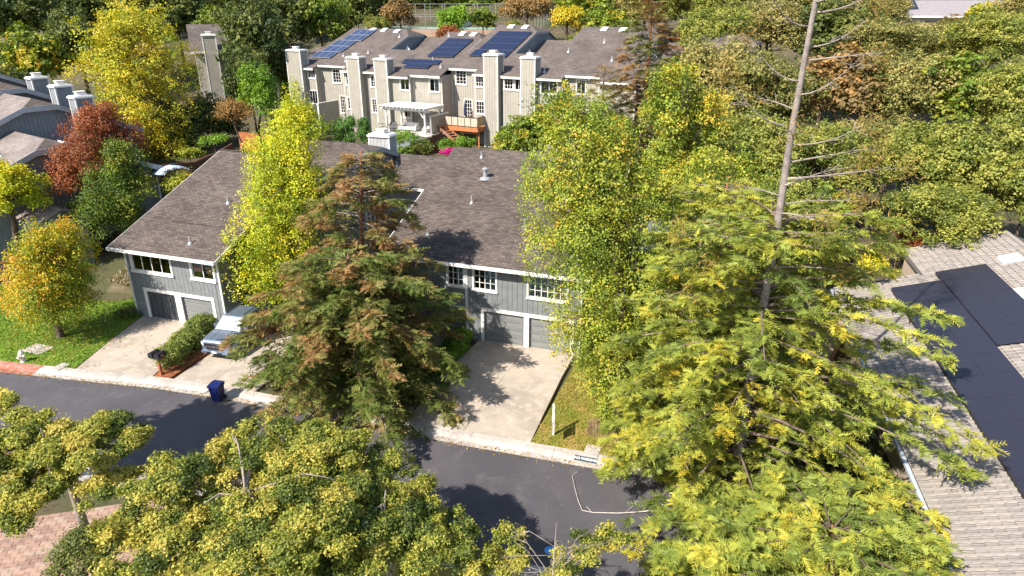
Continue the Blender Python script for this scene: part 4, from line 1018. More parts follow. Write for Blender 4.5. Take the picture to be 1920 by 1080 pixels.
# ------------------------------------------------------------------ building behind the yellow ash
c0 = at(425, 45, 98)
bl_ = thing('back_left_house', 'beige house with a long brown roof and one chimney behind the big yellow tree', 'house', (c0[0], c0[1], float(ground_z(c0[0], c0[1]))), 24)
zr = c0[2]-float(ground_z(c0[0], c0[1])); f = lambda y: zr-.42*abs(y)
MB().prism([(-4.5, -6.5, -1), (-4.5, 6.5, -1), (-4.5, 6.5, f(6.5)-.1), (-4.5, 0, zr-.1), (-4.5, -6.5, f(6.5)-.1)][::-1], (9.6, 0, 0)).build('wall', M_SIDEF, bl_)
slope_roof('roof', bl_, -5, 5.6, [(-7.1, f(7.1)), (0, zr), (7.1, f(7.1))], M_SHINF)
B(-5, 5.6, -7.22, -7.105, f(7.1)-.25, f(7.1)-.02).build('fascia', M_TRIM, bl_)
chimney(bl_, -3.4, -1.9, -7.2, -6.0, -1, zr-1.2, M_SIDEF)
window(bl_, .5, 1.9, zr-4.9, zr-3.6, -6.53, 3, 1, 'dark'); window(bl_, 3.4, 4.8, zr-4.9, zr-3.6, -6.53, 2, 1, 'blind'); window(bl_, .5, 1.9, zr-7.6, zr-6.2, -6.53, 2, 1, 'blind')
for x in (1, 3): skylight(bl_, x, -1.2, lambda y: zr-.42*abs(y))

# ------------------------------------------------------------------ white house beyond the oaks, top right
c0 = at(1780, 30, 120); g0 = float(ground_z(c0[0], c0[1]))
wh = thing('white_house', 'white low house with pale grey roof beyond the oak wood at the upper right', 'house', (c0[0], c0[1], g0), -14)
hz = c0[2]-g0
B(-12, 13, 0, 9, -2, hz-.2).build('wall', mat('white_render', (.72, .7, .66), .8), wh)
slope_roof('roof', wh, -13, 14, [(-1.2, hz), (5, hz+2.4), (11, hz)], mat('pale_roof', (.25, .225, .235), .85, .1, 2))
B(-13, 14, -1.3, -1.21, hz-.25, hz+.02).build('fascia', M_TRIM, wh)
for x in (-8.5, -4.5, 3.5): window(wh, x, x+1.6, hz-2.4, hz-1.2, -.03, 2, 1, 'dark')
array('dark solar panels on the roof of the white house beyond the oaks', c0, -14, [(-11+1.1*i, 1.2+1.7*j) for i in range(6) for j in range(2)], lambda y: hz+g0+.387*(y+1.2), M_PV, M_PVF, 1.1, 1.7)

# ------------------------------------------------------------------ tile-roofed house at the right
TYAW = -15.0
TA = np.array([.2588, .9659, 0]); TB = np.array([.9659, -.2588, 0]); TE = np.array([13.4, 15.66, 0])
th = thing('tile_roof_house', 'house with a pale concrete tile roof along the right edge', 'house', TE, TYAW)   # local x runs up the slope, y along the eave
ts = .303
def tz(x): return 3.0+ts*x
M_TILE = [mat('roof_tile_%d' % i, c, .9, .18, 4, .25) for i, c in enumerate([(.265, .238, .21), (.285, .256, .226), (.245, .22, .198), (.29, .253, .218)])]
M_CREAM = mat('cream_stucco', (.50, .40, .31), .9, .1, 2, .2)
MB().prism([(.9, -14, -.3), (19, -14, -.3), (19, -14, tz(.9)-.25), (9.9, -14, tz(9.9)-.25), (.9, -14, tz(.9)-.25)], (0, 36.5, 0)).build('wall', M_CREAM, th)
MB().prism([(4.5, 22.45, -.3), (15, 22.45, -.3), (15, 22.45, tz(4.8)-.25), (9.9, 22.45, tz(9.9)-.25), (4.5, 22.45, tz(4.5)-.25)], (0, 4.3, 0)).build('wall', M_CREAM, th)
rb = MB().prism([(0, -14.5, tz(0)), (9.9, -14.5, tz(9.9)), (9.9, 23.2, tz(9.9)), (0, 23.2, tz(0))][::-1], (0, 0, -.12))
rb.prism([(4.4, 23.2, tz(4.4)), (9.9, 23.2, tz(9.9)), (9.9, 27.6, tz(9.9)), (4.4, 27.6, tz(4.4))][::-1], (0, 0, -.12))
rb.prism([(9.9, -14.5, tz(9.9)), (19.8, -14.5, tz(0)), (19.8, 27.6, tz(0)), (9.9, 27.6, tz(9.9))][::-1], (0, 0, -.12))
rb.build('roof_deck', mat('roof_underlay', (.10, .09, .085), .9), th)
TW, TL = .295, .35
tlist = []
for j in range(int(42/TW)):
    y = -14.4+j*TW
    for i in range(28):
        x = -.03+i*TL
        if x > 9.6: continue
        if y > 22.9 and x < 4.4: continue
        if y > 27.3: continue
        w_ = TE+TB*(x+.2)+TA*(y+.17)+np.array([0, 0, tz(x+.2)])
        p_ = pix(w_); vis = 1560 < p_[0] < 1925 and 430 < p_[1] < 1085
        hid = 2.9 < x < 7.3 and y < 21.4       # under the solar panels
        tlist.append((np.linalg.norm(w_-np.array([0, 0, CAM_H])) if vis and not hid else 1e3+x, x, y))
tlist.sort()
TM = []
ang = math.atan(ts)
for m_ in M_TILE:
    mb = MB()
    prof = [(0, .0), (.04, .026), (.10, .040), (.16, .026), (.20, .0), (.25, .005), (TW-.010, .0)]
    v_ = [(0, a, b+.055) for a, b in prof]+[(TL+.03, a, b+.012) for a, b in prof]; k = len(prof)
    mb.v = v_+[(0, a, 0) for a, b in prof]
    mb.f = [(i, i+1, k+i+1, k+i)[::-1] for i in range(k-1)]
    TM.append(mb.mesh('tile', m_))
restm = [MB() for _ in M_TILE]
for n_, (dd, x, y) in enumerate(tlist):
    i = int(rng.integers(4))
    if n_ < 300:
        o = link('tile', TM[i], th); o.location = (x, y, tz(x)+.004+rng.uniform(0, .006)); o.rotation_euler = (rng.normal(0, .008), -ang+rng.normal(0, .006), rng.normal(0, .006))
    else:
        src = TM[i]; mb = restm[i]; n0 = len(mb.v); ca, sa = math.cos(ang), math.sin(ang); jz = rng.uniform(0, .006)
        for vv in src.vertices: mb.v.append((x+vv.co.x*ca-vv.co.z*sa, y+vv.co.y, tz(x)+.004+jz+vv.co.x*sa+vv.co.z*ca))
        for pp in src.polygons: mb.f.append(tuple(n0+k for k in pp.vertices))
for i, mb in enumerate(restm): mb.build('roof_tiles', M_TILE[i], th)['kind'] = 'stuff'
for j in range(int(42/.42)):
    MB().lathe([(.12, 0), (.13, .40), (.12, .42)], k=8).mesh('ridge_tile', M_TILE[0]) if j == 0 else None
    if j == 0:
        rt = MB(); 
        for a in range(9): pass
        prof = [(.15*math.cos(t), .10*math.sin(t)) for t in np.linspace(0, math.pi, 7)]
        rt.v = [(a, 0, b+.06) for a, b in prof]+[(a*.93, .42, b*.93+.05) for a, b in prof]; rt.f = [(i, i+1, 8+i, 7+i) for i in range(6)]+[tuple(range(6, -1, -1))]
        RT = rt.mesh('ridge_tile', M_TILE[1])
    o = link('ridge_tile', RT, th); o.location = (9.9, -14.4+j*.42, tz(9.9)-.02)
gut = mat('gutter_bluewhite', (.55, .62, .70), .35, .08, 3, metal=.2)
MB().box(-.17, -.035, -14.5, 23.2, tz(0)-.14, tz(0)-.02).build('gutter', gut, th)
MB().box(-.03, .0, -14.5, 23.2, tz(0)-.3, tz(0)-.13).build('fascia', M_TRIM, th)
MB().prism([(0, 23.21, tz(0)-.2), (4.4, 23.21, tz(4.4)-.2), (4.4, 23.21, tz(4.4)+.05), (0, 23.21, tz(0)+.05)], (0, .04, 0)).prism([(4.4, 27.61, tz(4.4)-.2), (9.9, 27.61, tz(9.9)-.2), (9.9, 27.61, tz(9.9)+.05), (4.4, 27.61, tz(4.4)+.05)], (0, .04, 0)).build('rake_trim', M_KERB, th)
for (x, y) in ((8.7, 23.2), (7.9, 18.6)):
    MB().prism([(x-.45, y-.45, tz(x-.45)), (x+.45, y-.45, tz(x+.45)), (x+.45, y+.45, tz(x+.45)), (x-.45, y+.45, tz(x-.45))], (0, 0, .2)).build('skylight', MATS['skylight_white'], th)
fl_ = MB().box(-1.6, -1.0, -6, 4, .35, .42).build('planter_edge', M_TRIM, th)
# its solar arrays: two columns of black panels
def tile_array(label, x0, y0, nx, ny, pw, ph):
    base = TE+TB*x0+TA*y0+np.array([0, 0, tz(x0)])
    a = thing('solar_array', label, 'solar array', base, TYAW, 'black solar arrays on the tile roof')
    for i in range(nx):
        for j in range(ny):
            X0, X1, Y0, Y1 = i*pw+.003, (i+1)*pw-.003, j*ph+.003, (j+1)*ph-.003
            z = lambda x: ts*x+.17
            p = MB().prism([(X0, Y0, z(X0)), (X1, Y0, z(X1)), (X1, Y1, z(X1)), (X0, Y1, z(X0))], (0, 0, .04)).build('panel', mat('black_frame', (.03, .028, .042), .45, .1), a)
            MB().prism([(X0+.02, Y0+.02, z(X0+.02)+.041), (X1-.02, Y0+.02, z(X1-.02)+.041), (X1-.02, Y1-.02, z(X1-.02)+.041), (X0+.02, Y1-.02, z(X0+.02)+.041)], (0, 0, .004)).build('panel_glass', PVT, a)
    for i in range(nx+1): 
        for yy in (.4, ny*ph-.4): pass
    MB().box(0, .04, .05, ny*ph-.05, .02, .17).build('mounting_rail', M_IRON, a)
    return a
def pv_tile_mat():
    m = bpy.data.materials.new('black_solar'); m.use_nodes = True; nt = m.node_tree; b = nt.nodes['Principled BSDF']
    tc = nt.nodes.new('ShaderNodeTexCoord'); br = nt.nodes.new('ShaderNodeTexBrick'); br.offset = 0
    br.inputs['Scale'].default_value = 1; br.inputs['Brick Width'].default_value = .16; br.inputs['Row Height'].default_value = .16; br.inputs['Mortar Size'].default_value = .006
    br.inputs['Color1'].default_value = (.026, .025, .040, 1); br.inputs['Color2'].default_value = (.024, .023, .038, 1); br.inputs['Mortar'].default_value = (.036, .034, .05, 1)
    nt.links.new(tc.outputs['Object'], br.inputs['Vector']); nt.links.new(br.outputs['Color'], b.inputs['Base Color'])
    b.inputs['Roughness'].default_value = .33; b.inputs['Specular IOR Level'].default_value = .5
    return m
PVT = pv_tile_mat()
tile_array('long black solar array nearest the eave on the pale tile roof', 2.62, -8.4, 2, 17, 1.19, 1.76)
tile_array('shorter black solar array set higher on the pale tile roof', 5.05, 13.4, 2, 5, 1.19, 1.88)

# ------------------------------------------------------------------ tennis court beyond the far row
M_COURT = mat('court_green', (.20, .34, .25), .9, .08, .4)
cc = np.array([-9.0, 134, 0]); tcz = 15.0
tct = thing('tennis_court', 'pale green tennis court with a tall wire fence beyond the beige row', 'tennis court', (cc[0], cc[1], tcz), -12)
B(-17, 15, -9, 13, -2.5, 0).build('court_base', mat('court_clay', (.34, .24, .18), .9, .1, .5), tct)
B(-16, 13.5, -8, 8, .0, .012).build('court_surface', M_COURT, tct)
MB().box(-12, 11.8, -5.5, -5.42, .012, .016).box(-12, 11.8, 5.42, 5.5, .012, .016).box(-12, -11.92, -5.4, 5.4, .012, .016).box(-.05, .05, -6.4, 6.4, .05, .95).build('court_line', M_TRIM, tct)
fp = MB(); fr_ = MB()
for y in (-9, 12.5):
    for i in range(11): MB().tube([(-16.5+i*3.1, y, 0), (-16.5+i*3.1, y, 4.0)], .07, 5).build('fence_post', mat('court_rail', (.22, .23, .23), .6, .1), tct)
    for z in (.05, 2.0, 4.0): fr_.tube([(-16.5, y, z), (14.5, y, z)], .035, 5)
for x in (-16.5, 14.5):
    for i in range(1, 7): MB().tube([(x, -9+i*3.07, 0), (x, -9+i*3.07, 4)], .07, 5).build('fence_post', mat('court_rail', (.22, .23, .23), .6, .1), tct)
    for z in (2.0, 4.0): fr_.tube([(x, -9, z), (x, 12.5, z)], .05, 5)
fr_.build('fence_rails', mat('court_rail', (.22, .23, .23), .6, .1), tct)

# ------------------------------------------------------------------ street things
# silver pickup truck, nose to the street
M_CAR = mat('silver_paint', (.20, .25, .33), .3, .03, 1, metal=.55, coat=.6); M_TYRE = mat('tyre', (.02, .02, .02), .9); M_CHROME = mat('chrome', (.6, .6, .62), .2, .03, 2, metal=.9)
M_BLKP = mat('black_plastic', (.02, .02, .024), .5); M_LAMP = mat('lamp_lens', (.7, .72, .75), .15, .05, 3)
tk = thing('pickup_truck', 'silver pickup truck parked nose to the street beside the clipped hedge', 'pickup truck', W(-12.45, -7.3, .128), YAW+5)
def loft(rings, m, name, parent, smooth=True, caps=True):
    mb = MB(); k = len(rings[0])
    for r in rings: mb.v += [tuple(p) for p in r]
    for i in range(len(rings)-1):
        for j in range(k):
            a = i*k+j; b = i*k+(j+1) % k; mb.f.append((a, b, b+k, a+k))
    if caps: mb.f.append(tuple(range(k-1, -1, -1))); mb.f.append(tuple(range((len(rings)-1)*k, len(rings)*k)))
    o = mb.build(name, m, parent, smooth=False)
    bv = o.modifiers.new('bevel', 'BEVEL'); bv.width = .035; bv.segments = 2; bv.limit_method = 'ANGLE'; bv.angle_limit = R(25)
    return o
def ring(y, w0, w1, w2, z0, zb, zt): return [(-w0, y, z0), (w0, y, z0), (w1, y, zb), (w2, y, zt), (0, y, zt+.025), (-w2, y, zt), (-w1, y, zb)]
body = loft([ring(.02, .80, .86, .76, .55, .85, 1.08), ring(.14, .90, .95, .82, .42, .88, 1.18), ring(.75, .92, .975, .86, .42, .92, 1.25), ring(1.3, .93, .98, .88, .42, .95, 1.29), ring(3.75, .93, .98, .92, .42, .95, 1.29), ring(3.8, .93, .975, .92, .42, .95, 1.27), ring(5.4, .92, .96, .9, .5, .95, 1.27)], M_CAR, 'body', tk)
def cring(y, w, z): return [(-w, y, 1.12), (w, y, 1.12), (w*.97, y, z), (-w*.97, y, z)]
cabp = [(-.88, 1.25, 1.26), (.88, 1.25, 1.26), (.70, 2.0, 1.90), (-.70, 2.0, 1.90), (-.90, 3.74, 1.26), (.90, 3.74, 1.26), (.70, 3.5, 1.90), (-.70, 3.5, 1.90)]
cb = MB(); cb.v = cabp; cb.f = [(0, 1, 2, 3), (1, 5, 6, 2), (5, 4, 7, 6), (4, 0, 3, 7), (3, 2, 6, 7), (0, 4, 5, 1)]
cbo = cb.build('cab', M_CAR, tk); bv = cbo.modifiers.new('bevel', 'BEVEL'); bv.width = .06; bv.segments = 3
def inset(pts, f, off, name, m, par):
    P_ = np.array(pts, float); c = P_.mean(0); nrm = np.cross(P_[1]-P_[0], P_[2]-P_[0]); nrm /= np.linalg.norm(nrm)
    Q = c+(P_-c)*f+nrm*off; return MB().prism([tuple(x) for x in Q], tuple(nrm*.008)).build(name, m, par)
M_CARGL = mat('car_glass', (.02, .025, .03), .06, .05, 2, spec=.8)
ws_ = inset([cabp[0], cabp[1], cabp[2], cabp[3]], np.array([.88, .84, .84]), .005, 'windshield', mat('sunshade_glass', (.62, .72, .74), .12, .25, 2.5, spec=.9), tk)
inset([cabp[1], cabp[5], cabp[6], cabp[2]], np.array([1, .84, .74]), .006, 'side_window', M_CARGL, tk); inset([cabp[4], cabp[0], cabp[3], cabp[7]], np.array([1, .84, .74]), .006, 'side_window', M_CARGL, tk)
inset([cabp[5], cabp[4], cabp[7], cabp[6]], np.array([.8, .8, .7]), .006, 'rear_window', M_CARGL, tk)
MB().box(-.78, .78, 3.85, 5.3, 1.2, 1.30).build('cargo_bed', M_BLKP, tk)
MB().prism([(-.52, -.03, .66), (.52, -.03, .66), (.62, -.03, 1.02), (-.62, -.03, 1.02)], (0, .06, 0)).build('grille', M_BLKP, tk); MB().box(-.6, .6, -.05, -.032, .83, .86).box(-.09, .09, -.055, -.032, .8, .9).build('grille_bar', M_CHROME, tk)
for s_ in (-1, 1):
    MB().prism([(s_*.66, -.02, .88), (s_*.92, .13, .9), (s_*.92, .15, 1.06), (s_*.66, .0, 1.06)], (0, -.04, 0)).build('headlight', M_LAMP, tk)
    MB().box(s_*.97-.1, s_*.97+.12, 1.55, 1.68, 1.27, 1.47).build('wing_mirror', M_CAR, tk)
    MB().tube([(s_*.56, 2.2, 1.94), (s_*.56, 3.4, 1.94)], .02, 5).build('roof_rail', M_BLKP, tk)
    for y in (.95, 4.35):
        w = MB(); w.lathe([(.18, -.12), (.37, -.12), (.385, -.06), (.385, .06), (.37, .12), (.18, .12)], k=20).v
        mb = MB().lathe([(.2, -.12), (.37, -.12), (.385, -.05), (.385, .05), (.37, .12), (.2, .12)], k=20)
        o = mb.build('wheel', M_TYRE, tk, smooth=False); o.location = (s_*.88, y, .385); o.rotation_euler = (0, R(90), 0)
        r_ = MB().lathe([(.05, -.115), (.21, -.125), (.21, .125), (.05, .115)], k=12).build('rim', M_CHROME, o)
MB().box(-.86, .86, -.1, .12, .44, .6).build('bumper', M_CAR, tk, bevel=.03); MB().box(-.5, .5, -.105, -.1, .46, .56).build('air_intake', M_BLKP, tk)
for s_ in (-1, 1):
    for y in (1.62, 2.68, 3.72): MB().prism([(s_*.985, y, .5), (s_*.985, y+.018, .5), (s_*.985, y+.018, 1.2), (s_*.985, y, 1.2)], (s_*.004, 0, 0)).build('door_seam', M_BLKP, tk)
    for y in (2.45, 3.5): MB().box(s_*.985-.02, s_*.985+.02, y, y+.16, 1.06, 1.10).build('door_handle', M_CHROME, tk)
MB().box(-.16, .16, -.125, -.107, .5, .62).build('number_plate', M_BLIND, tk)
for s_ in (-.38, .38): MB().prism([(s_-.015, .2, 1.205), (s_+.015, .2, 1.205), (s_+.02, 1.2, 1.305), (s_-.02, 1.2, 1.305)], (0, 0, .012)).build('hood_crease', M_CAR, tk)

# twin mailboxes
mx = thing('mailbox_pair', 'pair of black mailboxes on a reddish wooden post at the kerb', 'mailbox', W(-14.25, -9.55, .1), YAW)
M_POST = mat('post_redwood', (.30, .10, .05), .8, .2, 5)
B(-.06, .06, -.06, .06, -.3, 1.02).build('post', M_POST, mx); B(-.42, .42, -.05, .05, 1.0, 1.09).build('arm', M_POST, mx); MB().box(-.11, .11, -.11, .11, -.1, .12).build('post_base', M_POST, mx)
for s_ in (-.21, .21):
    pr_ = [(.16*math.cos(t), 0, .14+.16*math.sin(t)) for t in np.linspace(0, math.pi, 8)]
    pts_ = [(s_+.17, -.26, 1.092), (s_+.17, -.26, 1.26)]+[(s_+p[0], -.26, 1.12+p[2]) for p in pr_]+[(s_-.17, -.26, 1.26), (s_-.17, -.26, 1.092)]
    b_ = MB().prism(pts_[::-1], (0, .55, 0)).build('mailbox', M_IRON, mx)
    B(s_-.15, s_+.15, -.275, -.262, 1.11, 1.38).build('mailbox_door', M_BLKP, b_); B(s_+.172, s_+.18, -.1, .02, 1.2, 1.3).build('flag', M_RED, b_)

def wheelie(name, label, loc, yaw, m, lid_open=False):
    t = thing(name, label, 'wheelie bin', loc, yaw)
    mb = MB(); mb.v = [(-.24, -.26, .06), (.24, -.26, .06), (.24, .22, .06), (-.24, .22, .06), (-.31, -.34, 1.0), (.31, -.34, 1.0), (.31, .32, 1.0), (-.31, .32, 1.0)]
    mb.f = [(0, 3, 2, 1), (0, 1, 5, 4), (1, 2, 6, 5), (2, 3, 7, 6), (3, 0, 4, 7)]
    mb.build('bin_body', m, t); MB().box(-.34, .34, -.37, -.33, .93, 1.0).box(-.34, -.31, -.33, .33, .93, 1.0).box(.31, .34, -.33, .33, .93, 1.0).box(-.34, .34, .33, .36, .93, 1.0).build('bin_rim', m, t)
    l = MB().prism([(-.35, -.38, 1.003), (.35, -.38, 1.003), (.34, .1, 1.08), (.34, .36, 1.05), (-.34, .36, 1.05), (-.34, .1, 1.08)], (0, 0, .03)).build('lid', m, t)
    MB().tube([(-.28, .42, 1.0), (.28, .42, 1.0)], .02, 6).build('handle', M_BLKP, t)
    for s_ in (-.27, .27):
        w = MB().lathe([(.03, -.04), (.11, -.04), (.12, 0), (.11, .04), (.03, .04)], k=12).build('wheel', M_TYRE, t); w.location = (s_, .26, .12); w.rotation_euler = (0, R(90), 0)
    B(-.2, .2, -.345, -.335, .6, .8).build('panel', m, t)
    t.scale = (.87, .87, .9)
    return t
wheelie('blue_bin', 'dark blue wheeled recycling bin in the gutter in front of the middle driveway', W(-9.55, -10.55, .02), YAW+6, mat('bin_blue', (.006, .012, .085), .45, .1))
wheelie('green_bin', 'green wheeled bin on the near side of the road under the foreground leaves', W(6.15, -16.0, .02), YAW+170, mat('bin_green', (.05, .17, .10), .45, .1))

hy = thing('fire_hydrant', 'weathered white fire hydrant on the lawn edge behind the red kerb', 'fire hydrant', W(-22.7, -11.0, .12), YAW)
M_HYD = mat('hydrant_white', (.62, .60, .55), .6, .15, 8)
MB().lathe([(.16, 0), (.16, .06), (.11, .08), (.10, .5), (.14, .52), (.14, .57), (.12, .62), (.07, .72), (.03, .74), (.03, .79)], k=12).build('barrel', M_HYD, hy)
for s_ in (-1, 1):
    o = MB().lathe([(.055, 0), (.055, .1), (.07, .1), (.07, .16), (.03, .18)], k=8).build('outlet', M_HYD, hy); o.location = (s_*.09, 0, .42); o.rotation_euler = (0, R(90*s_), 0)
o = MB().lathe([(.075, 0), (.075, .1), (.09, .1), (.09, .16), (.03, .18)], k=8).build('outlet', M_HYD, hy); o.location = (0, -.09, .36); o.rotation_euler = (R(90), 0, 0)

sg = thing('sale_sign_post', 'white post with a hanging sign panel on the dry lawn beside the driveway', 'sign post', (1.93, 27.01, .12), 0)
B(-.05, .05, -.05, .05, -.3, 1.62).build('post', M_TRIM, sg); MB().prism([(-.05, -.05, 1.62), (.05, -.05, 1.62), (.05, .05, 1.62), (-.05, .05, 1.62)], (0, 0, .05)).lathe([(.06, 1.62), (.05, 1.68), (.01, 1.75)], k=8).build('finial', M_TRIM, sg)
arm_d = np.array([-.10, -1.0, 0])
MB().bar((0, 0, 1.42), tuple(arm_d*.95+[0, 0, 1.42]), .07).build('arm', M_TRIM, sg)
p0 = arm_d*.16; p1 = arm_d*.86; nn = np.array([1, -.1, 0])*.012
MB().prism([tuple(p0+[0, 0, .72]+nn), tuple(p1+[0, 0, .72]+nn), tuple(p1+[0, 0, 1.3]+nn), tuple(p0+[0, 0, 1.3]+nn)], tuple(-2*nn)).build('sign_panel', mat('sign_grey', (.33, .30, .28), .5, .1), sg)
for p in (p0*1.3, p1*.92): MB().tube([tuple(p+[0, 0, 1.3]), tuple(p+[0, 0, 1.39])], .008, 5).build('hanger', M_IRON, sg)
wp = thing('white_post', 'white wooden post on the near verge at the bottom of the picture', 'post', (*at(1063, 1085, 18.2)[:2], .05), -14)
B(-.05, .05, -.05, .05, -.2, 1.15).build('post', M_TRIM, wp); B(-.07, .07, -.07, .07, 1.15, 1.2).build('cap', M_TRIM, wp)

for (u_, v_, sx, sy, l_) in ((9.65, -8.72, .34, .42, 'pale concrete meter lid in the dry lawn behind the lettered kerb'), (-23.4, -9.6, .75, .5, 'pale round-cornered utility lid on the green lawn near the hydrant'), (-20.2, -10.75, .3, .4, 'small pale meter lid at the lawn edge by the left driveway')):
    t = thing('utility_lid', l_, 'utility lid', W(u_, v_, .13), YAW)
    MB().box(-sx, sx, -sy, sy, -.05, .028).build('lid', M_KERB, t, bevel=.02); MB().box(-sx*.3, sx*.3, -.02, .02, .028, .034).build('grip', M_FLUE, t)
# lettering painted on the kerb face
kp = thing('kerb_lettering', 'dark patch lettered NO PARKING in white on the kerb', 'kerb marking', W(9.5, -9.49, 0), YAW+2)
sl_ = math.atan2(.105, .25)
MB().prism([(-.52, .01, .024), (.52, .01, .024), (.52, .255, .124), (-.52, .255, .124)], (0, 0, .003)).build('painted_patch', mat('kerb_paint_dark', (.035, .06, .085), .7, .1), kp)
fc = bpy.data.curves.new('lettering', 'FONT'); fc.body = 'NO PARKING'; fc.size = .17; fc.align_x = 'CENTER'; fc.align_y = 'CENTER'; fc.extrude = .001; fc.offset = .004
fo = bpy.data.objects.new('lettering', fc); col.objects.link(fo); fo.parent = kp; fo.location = (0, .135, .081); fo.rotation_euler = (sl_*.93, 0, 0); fc.materials.append(M_TRIM)
bpy.context.view_layer.update()
lm_ = bpy.data.meshes.new_from_object(fo.evaluated_get(bpy.context.evaluated_depsgraph_get()))
lo_ = link('lettering', lm_, kp); lo_.location = fo.location; lo_.rotation_euler = fo.rotation_euler
bpy.data.objects.remove(fo); lo_.name = 'lettering'
bc = thing('blue_road_mark', 'bright blue round paint mark on the asphalt near the bottom kerb', 'road marking', W(9.5, -15.1, .004), YAW)
MB().lathe([(.21, 0), (.21, .003)], k=28).build('paint_disc', mat('blue_paint', (.07, .33, .72), .7, .2, 12), bc)
fbq = thing('fallen_branch', 'long pale bare branch lying bent on the road below the redwood', 'branch', W(9.2, -9.9, 0), 0)
bp_ = [atz(1083, 884, .04), atz(1073, 892, .05), atz(1077, 912, .06), atz(1084, 938, .06), atz(1092, 957, .07), atz(1112, 961, .06), atz(1160, 962, .06), atz(1195, 960, .1), atz(1225, 957, .25), (1262, 952, .9)]
b0 = W(9.2, -9.9, 0)
MB().tube([p-b0 for p in bp_], [.010, .011, .012, .014, .015, .017, .019, .022, .024, .026], 6).build('stem', mat('dead_wood', (.52, .46, .42), .9, .2, 6), fbq)
for a, b in (((1110, 961), (1100, 949)), ((1172, 962), (1190, 946)), ((1190, 944), (1196, 938))):
    MB().tube([atz(*a, .06)-b0, atz(*b, .10)-b0], [.014, .006], 5).build('twig', MATS['dead_wood'], fbq)
#MARK_VEG
# ------------------------------------------------------------------ trees that stand out
def grad(c, ax, k):
    """real colour change through a crown along a direction (metres -> tone)"""
    ax = np.array(ax, float)
    return lambda C: (C-np.array(c))@ax*k
px_tree('linden_tree', 'bright lemon-yellow tree cut by the left edge above the orange maple', 14, 370, 74, 76, 46, 'lemon', 18000, .16, nb=44, size=(.18, .3), tone=.35, spread=.22)
# columnar yellow-green tree
def columnar(name, label, pxb, D, ytop, ybot, prof, pal, n, L, nb, tone=.4, rad=.2, spread=.22, foot=None, cat='tree', flat=1.0, jit=.35, shift=None):
    """prof: list of (y in survey, left x, right x) giving the silhouette"""
    ys = [p[0] for p in prof]; bl = []; cs = []
    for i in range(nb):
        y = rng.uniform(ytop, ybot); l = np.interp(y, ys, [p[1] for p in prof]); r = np.interp(y, ys, [p[2] for p in prof])
        c = at((l+r)/2, y, D); s = (c[1]*math.cos(PITCH)-(c[2]-CAM_H)*math.sin(PITCH))/FPX; hw = (r-l)/2*s
        a = rng.uniform(0, 2*math.pi); rr = hw*rng.uniform(.15, .66); br = max(.35, hw*jit)*rng.uniform(.8, 1.25)
        spk = rng.random() < .35
        bl.append((c+np.array([math.cos(a)*rr*(1.15 if spk else 1), math.sin(a)*rr, 0]), (br*(.55 if spk else 1), br*(.55 if spk else 1), br*(1.9 if spk else 1.2)*flat), float(np.clip(tone+rng.normal(0, .2), 0, 1))))
    cs = np.array([b[0] for b in bl]); top = at(np.interp(ytop, ys, [(p[1]+p[2])/2 for p in prof]), ytop, D)
    fx, fy = (float(cs[:, 0].mean()), float(cs[:, 1].mean())) if foot is None else foot
    zg = float(ground_z(fx, fy)); o = np.array([fx, fy, zg])
    bl = [(b[0]-o, b[1], b[2]) for b in bl]
    return tree(name, label, fx, fy, (cs[:, 0].mean(), cs[:, 1].mean(), (top[2]+zg)/2+.5), (2, 2, (top[2]-zg)/2-.6), pal, n, L, blobs=bl, rad=rad, spread=spread, cat=cat, nlimb=22, shift=shift)
columnar('tulip_tree', 'tall narrow lemon-yellow tree standing between the left roof and the gable house', 530, 39.8, 160, 575,
         [(150, 545, 558), (200, 515, 590), (250, 470, 625), (330, 442, 632), (420, 415, 618), (500, 405, 602), (580, 440, 565)], 'lemon', 66000, .12, 150, tone=.5, rad=.22, spread=.2)
columnar('ash_tree', 'big yellow ash tree rising in front of the back-left house', 250, 70, 10, 330,
         [(0, 215, 285), (50, 160, 350), (110, 115, 385), (170, 118, 400), (230, 150, 402), (290, 185, 370), (340, 205, 335)], 'yellow', 46000, .21, 170, tone=.42, rad=.45, spread=.34, jit=.21, foot=at(262, 330, 71)[:2])
columnar('maple_tree', 'rust-red maple in front of the slate townhouse wall', 160, 50.5, 205, 350,
         [(190, 160, 200), (230, 122, 250), (280, 98, 285), (330, 86, 265), (390, 86, 200)], 'red', 34000, .135, 80, tone=.3, shift=lambda C: C[:, 0]*.07-C[:, 2]*.02+.1, rad=.2, spread=.24, jit=.27, foot=(-31.0, 51.5))
columnar('maple_tree', 'dark green maple with yellow tips below and right of the rust-red maple', 212, 48.5, 270, 425,
         [(255, 215, 240), (300, 170, 275), (360, 125, 305), (410, 115, 300), (440, 150, 280)], 'green', 32000, .135, 80, tone=.45, rad=.22, spread=.24, jit=.27, foot=(-29.0, 49.5))
columnar('maple_tree', 'orange and yellow maple on the green lawn beside the left driveway', 105, 37.6, 430, 590,
         [(418, 70, 130), (460, 5, 175), (510, -15, 205), (560, -10, 215), (600, 30, 190)], 'orange', 46000, .12, 120, tone=.62, shift=lambda C: C[:, 0]*.07, rad=.2, spread=.22, jit=.26, foot=(-27.5, 37.3))
